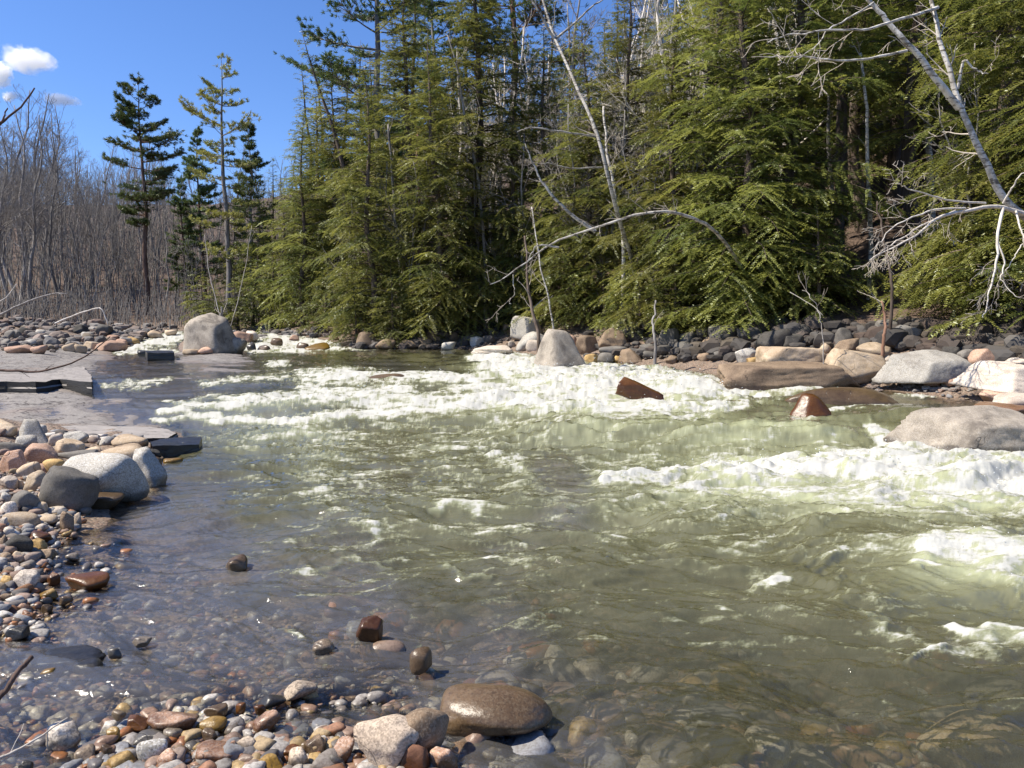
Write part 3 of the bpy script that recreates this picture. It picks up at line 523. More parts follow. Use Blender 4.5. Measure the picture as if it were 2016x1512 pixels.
R_ = [
# near-left bank
(133,894,279,986,'o','g','big pale grey granite boulder with rounded top and dark overhang at the water','pale grey granite boulder',dict(dep=.75,sink=.2)),
(87,917,190,1008,'r','u','smooth brownish grey boulder leaning against the pale granite boulder','brownish grey boulder',dict(dep=.8,sink=.2)),
(248,884,322,962,'w','g','tall wedge shaped grey rock rising from the water behind the granite boulder','grey wedge rock',dict(dep=.8)),
(206,877,287,905,'o','t',None,None,{}),(225,855,302,888,'r','t','lumpy tan boulder beside the dark wet slab end','lumpy tan boulder',{}),
(19,828,100,880,'p','g','big pale grey boulder with a peaked top on the stony bank','peaked pale boulder',{}),
(-14,826,32,860,'r','t',None,None,{}),(29,858,77,886,'b','g',None,None,{}),(0,870,51,898,'o','u',None,None,{}),(0,888,50,930,'b','k','blocky pinkish brown boulder under the bluish oval one on the bank','blocky pinkish boulder',{}),
(49,875,113,917,'r','k','rounded pinkish tan boulder in the middle of the stony bank','pinkish tan boulder',{}),(29,911,77,941,'o','t',None,None,{}),(73,913,100,934,'r','k',None,None,{}),(85,905,128,932,'o','y',None,None,{}),(47,928,94,971,'b','t',None,None,{}),(0,938,35,962,'b','w',None,None,{}),(21,967,75,1008,'r','u',None,None,{}),
(115,886,192,910,'s','u','long flat dark grey stone just behind the pale granite boulder',None,{}),(108,866,165,900,'b','t',None,None,{}),(96,854,125,876,'r','w',None,None,{}),(123,851,171,877,'b','g',None,None,{}),(162,881,204,900,'o','t',None,None,{}),(171,857,196,872,'b','w',None,None,{}),(196,866,214,878,'r','g',None,None,{}),(60,838,90,860,'r','g',None,None,{}),
(0,989,33,1013,'o','w',None,None,{}),(15,1008,79,1038,'o','t','oval tan grey stone lying above the reddish flat one on the bank','oval tan stone',{}),(90,999,133,1016,'s','w',None,None,{}),(71,1016,114,1034,'o','t',None,None,{}),(118,1009,147,1055,'b','b','upright dark brown stone standing at the water edge','upright dark stone',dict(dep=.7)),(146,1013,161,1046,'r','m',None,None,{}),
(181,972,246,1003,'o','b',None,None,dict(wet=True)),(8,1056,69,1094,'o','d','shiny dark grey oval stone at the water edge','shiny dark oval stone',{}),(62,1062,92,1090,'b','y',None,None,{}),(69,1082,108,1106,'b','b',None,None,{}),(58,1045,102,1067,'s','r',None,None,dict(wet=True)),(62,1030,96,1047,'o','w',None,None,{}),(38,1032,60,1047,'r','w',None,None,{}),(4,1039,27,1058,'r','w',None,None,{}),(70,990,93,1012,'o','t',None,None,{}),(30,1040,44,1060,'r','b',None,None,{}),(0,1020,14,1036,'r','w',None,None,{}),(0,970,20,990,'r','g',None,None,{}),(75,968,90,985,'r','t',None,None,{}),(34,946,50,968,'r','t',None,None,{}),
(296,900,319,923,'r','b',None,None,dict(wet=True)),(282,884,318,904,'b','d',None,None,{}),(318,903,360,917,'s','y',None,None,dict(wet=True,sink=.75)),(0,1052,18,1080,'r','b',None,None,{}),
(27,1125,77,1166,'b','w','chunky whitish stone at the waterline above the small orange stones','chunky whitish stone',{}),(2,1135,26,1164,'b','y',None,None,{}),(29,1150,65,1174,'r','r',None,None,{}),(77,1161,115,1183,'r','y',None,None,{}),(133,1131,213,1161,'o','r','orange brown loaf shaped stone standing in the shallow water','orange loaf stone',dict(wet=True,dep=.7)),(92,1129,119,1152,'b','r',None,None,{}),(36,1188,62,1208,'o','k','oval dusty purple stone by the waterline',None,{}),(6,1194,40,1216,'r','r',None,None,{}),(41,1204,66,1225,'o','k',None,None,{}),(1,1211,21,1229,'o','u',None,None,{}),(22,1217,42,1235,'r','m',None,None,{}),(15,1234,55,1260,'b','d','small black wet rock at the corner of the bank','black wet rock',dict(wet=True)),
(73,1271,208,1304,'s','d','long low black wet rock breaking the shallow water','long black wet rock',dict(wet=True,sink=.5)),(146,1300,204,1322,'o','d',None,None,dict(wet=True)),(81,1315,110,1329,'r','y',None,None,{}),(130,1090,157,1103,'o','w',None,None,dict(sink=.6)),(118,1175,142,1193,'r','b',None,None,dict(wet=True)),(259,1254,298,1271,'b','w',None,None,dict(sink=.6)),(215,1276,240,1295,'r','u',None,None,dict(wet=True)),(0,1170,25,1190,'r','b',None,None,{}),(48,1175,70,1190,'o','d',None,None,{}),(60,1187,84,1200,'o','k',None,None,{}),(78,1178,104,1192,'o','d',None,None,{}),(80,1190,103,1208,'b','b',None,None,{}),(0,1090,24,1108,'r','b',None,None,{}),(24,1086,48,1108,'b','t',None,None,{}),(58,1090,73,1102,'o','w',None,None,{}),(4,1118,30,1132,'o','b',None,None,{}),(0,1108,20,1120,'r','t',None,None,{}),(40,1110,64,1126,'r','m',None,None,{}),(86,1110,97,1120,'r','y',None,None,{}),
# bottom pebbles
(89,1425,159,1470,'b','w','chunky cream coloured stone alone in the shallow water by a twig','cream stone',{}),(222,1399,248,1417,'r','t',None,None,{}),(248,1410,295,1433,'w','r','small red brown angular stone with a sharp edge in the shallows',None,{}),(291,1402,392,1442,'s','k','long flat pinkish stone at the edge of the shallows','long pinkish stone',dict(dep=.6)),(389,1411,449,1439,'o','y','olive yellow oval stone at the end of the long pinkish one',None,{}),(403,1388,449,1412,'r','b',None,None,{}),(464,1387,484,1406,'r','r',None,None,{}),(272,1456,334,1506,'o','g','round speckled grey stone among the shore pebbles','speckled grey stone',dict(wet=False)),(377,1461,469,1502,'o','k','big salmon pink granite cobble among the shore pebbles','salmon pink cobble',{}),(301,1481,350,1520,'r','k','round salmon coloured cobble cut by the bottom of the photo',None,{}),(205,1487,263,1520,'o','y',None,None,{}),(149,1471,188,1497,'o','m',None,None,{}),(237,1475,268,1493,'r','y',None,None,{}),(198,1470,221,1495,'b','b',None,None,{}),(355,1459,394,1478,'o','u',None,None,{}),(466,1455,505,1488,'r','m',None,None,{}),(394,1438,429,1466,'b','b',None,None,{}),(320,1435,360,1458,'r','w',None,None,{}),(207,1435,237,1461,'b','y',None,None,dict(sink=.5)),(37,1500,64,1520,'b','d',None,None,{}),(340,1470,372,1492,'r','b',None,None,{}),(268,1440,320,1462,'s','u',None,None,dict(wet=True,sink=.55)),
(698,1411,828,1506,'r','m','big mottled white boulder resting on the shore pebbles','mottled white boulder',dict(dep=.8,sink=.12,wet=False)),(780,1398,884,1490,'r','b','brown speckled boulder right behind the mottled white one','brown speckled boulder',dict(dep=.7,sink=.2)),(557,1340,624,1374,'o','m','pale speckled oval stone sitting on the shallow riffle','pale oval riffle stone',dict(wet=False)),(505,1368,562,1395,'o','d',None,None,dict(wet=True)),(497,1403,553,1441,'r','k',None,None,{}),(500,1388,524,1407,'r','r',None,None,{}),(595,1451,641,1488,'r','b',None,None,{}),(646,1461,698,1508,'r','k',None,None,{}),(567,1477,609,1520,'r','m',None,None,{}),(507,1492,562,1525,'o','y',None,None,{}),(559,1470,594,1493,'b','r',None,None,{}),(496,1463,544,1493,'r','d',None,None,{}),(646,1487,679,1522,'o','u',None,None,{}),(787,1466,849,1520,'b','r','red brown angular stone tucked under the mottled white boulder','red brown angular stone',{}),(842,1475,904,1522,'r','k',None,None,{}),(710,1492,822,1530,'o','y','large ochre stone at the very bottom under the mottled boulder','large ochre stone',{}),(693,1487,714,1513,'r','r',None,None,{}),(450,1462,469,1493,'r','k',None,None,{}),(590,1462,620,1482,'r','b',None,None,{}),(610,1500,640,1520,'r','m',None,None,{}),
(806,1278,850,1322,'r','b','small brown wet stone with water curling around it','small curling stone',dict(wet=True,sink=.2)),(855,1349,1093,1450,'o','b','big smooth wet brown granite boulder glinting in the shallows','glinting wet boulder',dict(wet=True,sink=.42,dep=.7)),(700,1219,753,1263,'b','r','bright red brown stone with one sharp ridge in the shallows','red ridged stone',dict(wet=True)),(617,1260,659,1288,'r','m',None,None,dict(wet=True)),(441,1095,488,1128,'r','b','round brown stone just above the shallow water, beside a sunken pale one','round brown water stone',dict(wet=True)),(486,1103,590,1145,'o','t','sunken pale tan boulder with water washing over its top','sunken pale boulder',dict(sink=1.4,wet=True)),(440,1150,535,1190,'s','d',None,None,dict(sink=1.4,wet=True)),(1790,1405,2040,1530,'o','t','big pale green boulder under water in the corner','underwater pale boulder',dict(sink=2.05,wet=False,dep=.7)),(1890,1335,2060,1425,'r','u','bluish grey boulder under water behind the underwater pale one','underwater grey boulder',dict(sink=2.0,wet=False)),
(1028,884,1196,964,'o','b','smooth brown boulder just under the surface in mid river','sunken mid river boulder',dict(sink=1.72,wet=False,dep=.7)),(716,736,808,760,'o','b','low dark rock awash among the white water upstream',None,dict(sink=1.25,wet=True)),(640,784,760,808,'o','b','brown rock hump awash between two lines of foam',None,dict(sink=1.35,wet=True)),
# right bank
(1497,680,1626,737,'k','t','pale blocky tan boulder lying first in the row of blocks, tilted','first pale block',dict(dep=.55,sink=.08,tilt=4,wet=False,lift=.12)),(1618,688,1742,755,'k','t','squarish tan and grey block in the middle of the row of pale blocks','square tan block',dict(dep=.7,sink=.1,wet=False)),(1736,692,1922,757,'c','g','long pale rock pointed at its low end beyond the square tan block','long pale rock',dict(dep=.5,sink=.1,wet=False)),(1907,713,2080,777,'w','w','big whitish sloping boulder at the right edge of the photo','whitish sloping boulder',dict(dep=.7,sink=.12,wet=False,tilt=-8)),(1412,714,1690,768,'k','b','long low brown slab with a straight front, under the pale blocks','long brown slab',dict(dep=.35,sink=.3,name='rock_slab',cat='rock slab',tilt=2.5)),(1524,762,1772,808,'o','b','flat brown slab awash in the river behind the rusty pyramid rock','flat brown slab',dict(dep=.6,sink=.85,name='rock_slab',cat='rock slab',wet=True)),(1553,776,1640,820,'q','r','rusty orange pyramid shaped rock in the river','rusty pyramid rock',dict(wet=True,sink=.3)),(1767,804,2090,888,'c','v','very large grey and tan river rock split by a crack, near the right edge','large cracked river rock',dict(dep=.45,sink=.25)),
(1905,792,2060,823,'s','k','low reddish brown rock beside the large cracked river rock',None,dict(sink=.5,wet=True)),(1953,777,2060,806,'o','w','smooth whitish hump of rock above the low reddish one',None,{}),(1926,768,2000,797,'r','k',None,None,{}),(1908,688,1963,724,'b','k','angular orange tan block at the end of the row of pale blocks','angular orange block',dict(wet=False)),(1446,686,1493,715,'b','g',None,None,{}),(1690,676,1758,709,'b','t','rounded tan boulder behind the square tan block','tan boulder behind the blocks',{}),(1395,643,1465,689,'b','d','large round dark boulder in the shade of the far bank','large dark bank boulder',{}),(1492,650,1553,695,'r','d',None,None,{}),(1539,660,1584,688,'b','d',None,None,{}),(1632,648,1684,688,'r','u','round grey boulder with mossy shading behind a thin bare sapling','grey boulder by the sapling',{}),(1479,628,1525,657,'b','u',None,None,{}),(1762,642,1809,672,'b','u',None,None,{}),(1553,640,1595,665,'b','d',None,None,{}),(1851,685,1890,711,'b','d',None,None,{}),(1886,689,1920,714,'b','u',None,None,{}),(1977,671,2020,686,'s','w',None,None,{}),(1975,705,2040,722,'o','w',None,None,{}),(1696,656,1728,675,'b','d',None,None,{}),(1724,630,1774,656,'r','u',None,None,{}),(1612,678,1638,696,'r','t',None,None,{}),(1644,669,1700,695,'b','b',None,None,{}),(1740,700,1762,715,'r','w',None,None,{}),(1850,735,1905,760,'r','k',None,None,{}),(1820,748,1850,762,'r','k',None,None,{}),(1805,728,1830,742,'r','t',None,None,{}),(1470,704,1505,722,'b','y',None,None,{}),
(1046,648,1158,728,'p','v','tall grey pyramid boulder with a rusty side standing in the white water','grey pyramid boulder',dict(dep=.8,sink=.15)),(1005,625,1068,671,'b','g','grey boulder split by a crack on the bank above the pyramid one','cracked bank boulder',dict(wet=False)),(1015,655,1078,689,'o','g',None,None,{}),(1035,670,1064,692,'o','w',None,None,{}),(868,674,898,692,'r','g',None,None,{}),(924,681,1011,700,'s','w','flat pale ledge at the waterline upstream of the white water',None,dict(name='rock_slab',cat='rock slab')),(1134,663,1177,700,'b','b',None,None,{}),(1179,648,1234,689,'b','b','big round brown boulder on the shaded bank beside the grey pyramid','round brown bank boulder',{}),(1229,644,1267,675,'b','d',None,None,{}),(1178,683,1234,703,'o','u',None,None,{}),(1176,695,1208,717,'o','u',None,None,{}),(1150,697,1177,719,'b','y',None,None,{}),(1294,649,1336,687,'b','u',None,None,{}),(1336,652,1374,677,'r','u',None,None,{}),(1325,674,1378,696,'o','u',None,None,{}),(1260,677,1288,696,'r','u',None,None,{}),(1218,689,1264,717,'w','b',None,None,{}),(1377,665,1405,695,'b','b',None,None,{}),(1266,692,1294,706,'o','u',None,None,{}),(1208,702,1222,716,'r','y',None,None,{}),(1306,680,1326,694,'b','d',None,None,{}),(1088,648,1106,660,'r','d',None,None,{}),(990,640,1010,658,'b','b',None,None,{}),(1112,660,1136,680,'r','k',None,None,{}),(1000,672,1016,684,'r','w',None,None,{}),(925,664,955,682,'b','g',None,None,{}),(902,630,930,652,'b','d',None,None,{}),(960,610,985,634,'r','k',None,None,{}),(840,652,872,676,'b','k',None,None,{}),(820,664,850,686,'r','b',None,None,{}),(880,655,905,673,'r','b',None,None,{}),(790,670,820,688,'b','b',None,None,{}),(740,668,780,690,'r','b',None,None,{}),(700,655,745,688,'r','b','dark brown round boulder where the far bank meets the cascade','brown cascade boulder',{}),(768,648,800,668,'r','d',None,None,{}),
(1212,756,1310,792,'k','r','rusty brown log shaped rock slanting out of the white water','slanting rusty rock',dict(tilt=-21,wet=True,dep=.35,sink=.15)),
(1405,690,1432,708,'b','u',None,None,{}),(1432,700,1450,712,'r','d',None,None,{}),(1310,700,1335,716,'b','b',None,None,{}),(1340,698,1365,712,'r','u',None,None,{}),(1372,696,1400,712,'b','b',None,None,{}),
# far left
(352,616,464,697,'h','v','huge grey stained boulder with a flat sloping top standing in the far river','huge stained boulder',dict(dep=.7,sink=.12,wet=False)),(427,662,490,699,'r','v','rounded grey boulder leaning on the huge stained one','leaning grey boulder',dict(wet=False)),(457,654,497,679,'b','k',None,None,{}),(484,652,509,675,'r','w',None,None,{}),(603,675,650,693,'o','y','wet ochre brown stone in the far cascade','ochre cascade stone',dict(wet=True)),(582,675,609,692,'r','b',None,None,dict(wet=True)),(486,674,505,693,'r','u',None,None,dict(wet=True)),(184,671,248,694,'s','k','low pinkish slab on the far gravel bar beside the stream','pinkish bar slab',{}),(246,664,277,681,'o','y',None,None,{}),(290,651,321,668,'r','t',None,None,{}),(147,679,172,697,'o','t',None,None,{}),(163,673,198,690,'b','t',None,None,{}),(10,680,72,697,'s','k',None,None,{}),(62,680,96,699,'r','k',None,None,{}),(533,666,558,683,'r','b',None,None,dict(wet=True)),(650,658,668,670,'r','k',None,None,{}),(210,660,234,673,'o','k',None,None,{}),(252,656,276,668,'o','t',None,None,{}),(125,676,152,694,'o','t',None,None,{}),(80,660,104,675,'s','g',None,None,{}),(108,656,142,671,'s','g',None,None,{}),(40,668,78,682,'s','g',None,None,{}),(8,650,32,668,'r','u',None,None,{}),(0,668,22,684,'r','u',None,None,{}),(36,645,60,660,'r','d',None,None,{}),(190,640,220,662,'b','u',None,None,{}),(160,655,186,668,'s','g',None,None,{}),(325,650,350,662,'r','t',None,None,{}),(228,668,250,682,'r','k',None,None,{}),(570,660,590,672,'r','k',None,None,{}),(690,650,712,668,'r','k',None,None,{}),(506,680,534,692,'r','b',None,None,dict(wet=True)),(70,650,92,664,'r','g',None,None,{}),(145,640,175,660,'b','d',None,None,{}),(360,688,392,700,'o','t',None,None,{}),(392,684,420,698,'r','k',None,None,{}),(270,690,300,699,'s','d',None,None,dict(wet=True)),
]
for a in R_:
    kw = dict(a[8]); rock(*a[:6], label=a[6], land=a[7], **kw)
LAND += [('dark wet slab end', 350, 872), ('layered dark ledge', 90, 750)]

# layered ledges and the dark slab end: outlines at a level, extruded down
def slab(name, pts, z, thick, mat, label, cat, seed, wl=-50., layers=3, group=None):
    W3 = []
    for (a, b) in pts:
        r = ray(a, b); t = (z-CAM_Z)/r[2]; W3.append(r*t)
    W3 = np.array(W3)[:, :2]; n = 150
    d = np.r_[0, np.cumsum(np.hypot(*np.diff(np.vstack([W3, W3[:1]]), axis=0).T))]; q = np.linspace(0, d[-1], n, endpoint=False)
    cl = np.vstack([W3, W3[:1]]); O = np.stack([np.interp(q, d, cl[:, 0]), np.interp(q, d, cl[:, 1])], 1)
    c = O.mean(0); rings = []; lv = []
    for f in (.02, .12, .24, .36, .48, .6, .72, .84, .93, .98): rings.append(c+(O-c)*f); lv.append(0)
    T = np.linspace(0, 1, 14)
    for t in T:
        lay = np.floor(t*layers); s = 1+.012*(noise2(np.full(n, lay*3.1+seed), q*1.2, 5)+.6*noise2(np.full(n, lay*7.1+seed), q*4, 6))+.004*lay
        rings.append(c+(O-c)*s[:, None]); lv.append(t)
    R = np.concatenate(rings); zz = np.concatenate([np.full(n, -t*thick) for t in lv])
    zz = zz+np.where(zz == 0, .03*fbm2(R[:, 0]*1.2, R[:, 1]*3, 4, seed), .01*fbm2(R[:, 0]*9, zz*14, 3, seed))
    i = np.arange(len(rings)-1)[:, None]*n; j = np.arange(n)[None]; j2 = (j+1) % n
    Q = np.stack([i+j, i+n+j, i+n+j2, i+j2], -1).reshape(-1, 4)
    o = obj_of(name, mesh_of(name, np.c_[R-c, zz], [Q], True), mat, None, (c[0], c[1], z))
    bpy.context.view_layer.update(); o['wl'] = wl
    o.data.set_sharp_from_angle(angle=.6)
    o['kind'] = 'thing'
    return tag(o, label, cat, group or 'rock ledges at the river')
def ledge_mat():
    m = NT('layered_ledge'); P = m.pos(); g = m.n('ShaderNodeNewGeometry'); ms = m.mapv(P, (1.2, 4.2, 14)); n3 = m.noise(3., ms, 7, .62, .4); n4 = m.noise(22., ms, 5, .6)
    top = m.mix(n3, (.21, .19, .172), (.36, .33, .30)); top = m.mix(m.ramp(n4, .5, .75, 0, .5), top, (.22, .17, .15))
    side = m.mix(n3, (.012, .012, .013), (.045, .044, .043)); up = m.ramp(m.xyz(g.outputs['Normal'])[2], .35, .75)  # near-black sides: shade on the steep faces put into the colour
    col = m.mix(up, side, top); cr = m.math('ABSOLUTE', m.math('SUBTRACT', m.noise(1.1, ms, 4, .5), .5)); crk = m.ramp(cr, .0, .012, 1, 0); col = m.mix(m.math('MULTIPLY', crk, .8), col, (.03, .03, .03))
    return m.done(m.bsdf(col, .75, m.bump(m.math('SUBTRACT', n3, crk), .7, .03), .35))
LM_ = ledge_mat()
slab('rock_ledge', [(-150,705),(0,694),(50,690),(95,700),(130,712),(165,722),(182,742),(178,752),(120,746),(80,752),(0,752),(-150,755)], .58, .34, LM_, 'upper layered pale ledge with a broken front black in shade at the left edge', 'rock ledge', 3)
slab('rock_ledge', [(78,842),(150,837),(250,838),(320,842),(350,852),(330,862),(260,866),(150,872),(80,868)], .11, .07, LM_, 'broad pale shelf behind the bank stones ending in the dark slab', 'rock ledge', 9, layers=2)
slab('rock_slab', [(296,870),(330,862),(385,858),(398,862),(392,872),(330,878),(300,880)], .13, .22, SM['d'], 'dark wet slab end jutting into the river past the lumpy tan boulder', 'rock slab', 11, wl=50.)
slab('rock_slab', [(286,690),(340,690),(343,694),(290,695)], .80, .22, SM['d'], 'small black slab dripping in the stream beside the huge stained boulder', 'rock slab', 15, wl=50.)

# pebbles and scree nobody could count
def pebbles(name, polys, label, seed):
    r = np.random.default_rng(seed); Vs = []; Fs = []; Cs = []; n0 = 0
    pal = np.array([(.34,.31,.27),(.42,.38,.33),(.30,.19,.13),(.38,.25,.18),(.2,.17,.14),(.12,.11,.105),(.33,.15,.07),(.40,.28,.13),(.24,.24,.24),(.5,.46,.40),(.28,.2,.15)])
    lib = {s: [rock_shape('or'[k % 2] if k % 3 and name != 'bank_scree' else 'b', 100+k, s)[0] for k in range(10)] for s in (1, 2, 3)}
    for poly, n, smin, smax, sink, dark in polys:
        p = np.array(poly, float); k = 0
        while k < n:
            a = r.uniform(p[:, 0].min(), p[:, 0].max()); b = r.uniform(p[:, 1].min(), p[:, 1].max())
            ins = False
            for i in range(len(p)):
                x1, y1 = p[i]; x2, y2 = p[i-1]
                if (y1 > b) != (y2 > b) and a < (x2-x1)*(b-y1)/(y2-y1)+x1: ins = not ins
            if not ins: continue
            k += 1
            g = hit_fast(a, b); s = smin*(smax/smin)**(r.random()**2.2)
            px = s*F_PX/g[1]*2; sub = 2 if name == 'bank_scree' else 3 if px > 40 else 2 if px > 9 else 1
            U = lib[sub][r.integers(10)]; sc = s*np.array([1, r.uniform(.6, .95), r.uniform(.4, .75)])
            t = r.uniform(0, 6.28); M = np.array([[math.cos(t), -math.sin(t), 0], [math.sin(t), math.cos(t), 0], [0, 0, 1]])
            V = (U*sc)@M.T+np.array([g[0], g[1], qbed(g[0], g[1])+sc[2]*(1-sink)])
            Vs.append(V); Fs.append(ico(sub)[1]+n0); n0 += len(V)
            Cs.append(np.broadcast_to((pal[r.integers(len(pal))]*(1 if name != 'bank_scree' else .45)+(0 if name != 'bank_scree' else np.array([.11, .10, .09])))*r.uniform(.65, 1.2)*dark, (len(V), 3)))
    Cs = [np.concatenate(Cs)]; g_ = Cs[0].mean(1, keepdims=True); Cs[0] = g_+(Cs[0]-g_)*.78
    me = mesh_of(name, np.concatenate(Vs), [np.concatenate(Fs)], name != 'bank_scree', {'tint': np.concatenate(Cs)})
    return tag(obj_of(name, me, PEB), label, kind='stuff')
_Yh = 1.5*100**np.linspace(0, 1, 500)
def hit_fast(a, b):
    r = ray(a, b); x = r[0]/r[1]*_Yh; z = CAM_Z+r[2]/r[1]*_Yh; h = qbed(x, _Yh); k = np.nonzero(z <= h)[0]
    k = k[0] if len(k) else 499; return x[k], _Yh[k]
m = NT('pebble_stone'); P = m.pos(); tc = m.attr('tint', 'GEOMETRY', 'Color'); n2 = m.noise(70., P, 4, .65); z = m.xyz(P)[2]; n1 = m.noise(20., P, 4)
col = m.mix(m.ramp(n2, .4, .65, 0, .45), tc, (.09, .07, .055)); wet = m.ramp(m.math('ADD', z, m.math('MULTIPLY', n1, .03)), .05, .075, 1, 0)
hs = m.n('ShaderNodeHueSaturation'); m.set(hs.inputs['Color'], col); hs.inputs['Value'].default_value = .95; hs.inputs['Saturation'].default_value = 1.25
col = m.mix(wet, col, hs.outputs[0]); PEB = m.done(m.bsdf(col, m.math('SUBTRACT', .85, m.math('MULTIPLY', wet, .5)), m.bump(n2, .4, .006), .35))
pebbles('shore_pebbles', [
 ([(-60,1520),(-60,1240),(60,1240),(100,1080),(150,1060),(350,1100),(620,1230),(760,1290),(900,1400),(930,1540),(500,1600),(0,1600)], 2600, .012, .06, .5, 1.0),
 ([(120,1540),(180,1470),(300,1390),(480,1385),(640,1430),(720,1470),(900,1490),(920,1600),(150,1600)], 2400, .005, .014, .3, .85),
 ([(-60,1240),(60,1240),(115,1090),(175,1010),(180,960),(40,880),(-60,850)], 2000, .007, .016, .3, .85),
 ([(150,1540),(180,1480),(300,1400),(480,1395),(640,1440),(720,1480),(900,1500),(900,1600),(150,1600)], 900, .015, .05, .2, 1.0),
 ([(-60,1240),(50,1240),(110,1090),(170,1020),(180,960),(40,880),(-60,850)], 1700, .015, .06, .25, 1.05),
 ([(-700,1300),(-60,1240),(-60,850),(-700,800)], 1500, .02, .09, .25, 1.05),
 ([(-60,860),(60,860),(230,880),(290,890),(280,870),(60,850)], 260, .03, .10, .25, 1.1)], 'small mixed pebbles on the near shore and in the clear shallows', 21)
pebbles('riverbed_stones', [([(560,1180),(900,1150),(1400,1180),(2060,1300),(2060,1600),(950,1600),(880,1400),(700,1270)], 900, .03, .16, .5, .95)], 'sunken stones on the river bed', 22)
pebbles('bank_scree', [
 ([(690,690),(700,655),(900,640),(1000,640),(1000,690)], 420, .06, .3, .3, .38),  # tint cut down: shade under the trees is in the stone colour
 ([(1150,712),(1150,655),(1420,645),(2060,650),(2060,730),(1900,712),(1740,690),(1500,690),(1440,712),(1300,712)], 1000, .06, .36, .3, .30),  # darkest tint, standing in for shade from the bank trees
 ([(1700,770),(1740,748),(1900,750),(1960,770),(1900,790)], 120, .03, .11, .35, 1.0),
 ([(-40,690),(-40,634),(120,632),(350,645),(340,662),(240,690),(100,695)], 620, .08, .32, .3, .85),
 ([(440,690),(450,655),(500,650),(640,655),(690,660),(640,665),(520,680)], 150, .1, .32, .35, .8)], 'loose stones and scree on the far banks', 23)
# ------------------------------------------------------------------ tree materials
def leaf_mat(name, c1, c2, trans=.35):
    m = NT(name); t = m.attr('tint'); r = m.n('ShaderNodeObjectInfo').outputs['Random']
    col = m.mix(t, c1, c2); hs = m.n('ShaderNodeHueSaturation'); m.set(hs.inputs['Color'], col)
    m.set(hs.inputs['Value'], m.ramp(r, 0, 1, .8, 1.2)); m.set(hs.inputs['Hue'], m.ramp(r, 0, 1, .49, .512)); col = hs.outputs[0]
    d = m.n('ShaderNodeBsdfDiffuse'); m.set(d.inputs[0], col); tr = m.n('ShaderNodeBsdfTranslucent'); m.set(tr.inputs[0], col)
    g = m.n('ShaderNodeBsdfGlossy'); g.inputs['Roughness'].default_value = .45; g.inputs[0].default_value = (.8, .85, .8, 1)
    return m.done(m.mixs(.05, m.mixs(trans, d.outputs[0], tr.outputs[0]), g.outputs[0]))
def bark_mat(name, c1, c2, birch=False):
    m = NT(name); O = m.coord('Object'); r = m.n('ShaderNodeObjectInfo').outputs['Random']
    n1 = m.noise(9., m.mapv(O, (1, 1, .22)), 5, .65); col = m.mix(m.ramp(n1, .35, .65), c1, c2)
    if birch:
        n2 = m.noise(7., m.mapv(O, (.6, .6, 3.)), 4, .65); col = m.mix(m.ramp(n2, .52, .60, 0, .9), col, (.08, .068, .055)); col = m.mix(m.ramp(m.noise(2.4, O, 5, .7), .48, .62, 0, .75), col, (.20, .175, .14))
    col = m.mix(m.ramp(m.attr('tint'), .8, .9), col, (.40, .35, .29))
    hs = m.n('ShaderNodeHueSaturation'); m.set(hs.inputs['Color'], col); m.set(hs.inputs['Value'], m.ramp(r, 0, 1, .75, 1.2))
    return m.done(m.bsdf(hs.outputs[0], .9, m.bump(n1, .6, .03), .2))
HEM = leaf_mat('hemlock_needles', (.095, .118, .028), (.32, .315, .072), .5)
HEM2 = leaf_mat('dark_hemlock_needles', (.070, .100, .030), (.24, .265, .078), .5)
HEM3 = leaf_mat('yellow_hemlock_needles', (.12, .135, .03), (.37, .345, .08), .5)
PIN = leaf_mat('pine_needles', (.055, .095, .028), (.17, .21, .06), .3)
PIY = leaf_mat('yellowish_pine_needles', (.18, .19, .04), (.38, .34, .10), .3)
BUD = leaf_mat('spring_buds', (.25, .16, .09), (.4, .27, .16), .3)
BRK = bark_mat('hemlock_bark', (.075, .055, .042), (.16, .125, .10))
BRK2 = bark_mat('reddish_bark', (.20, .11, .07), (.33, .2, .14))
BRG = bark_mat('grey_bark', (.15, .137, .125), (.30, .28, .26))
BRB = bark_mat('birch_bark', (.40, .37, .32), (.60, .57, .52), True)
BRT = bark_mat('twig_bark', (.46, .41, .35), (.66, .61, .54))
BRD = bark_mat('dark_twig', (.07, .045, .035), (.15, .10, .08))

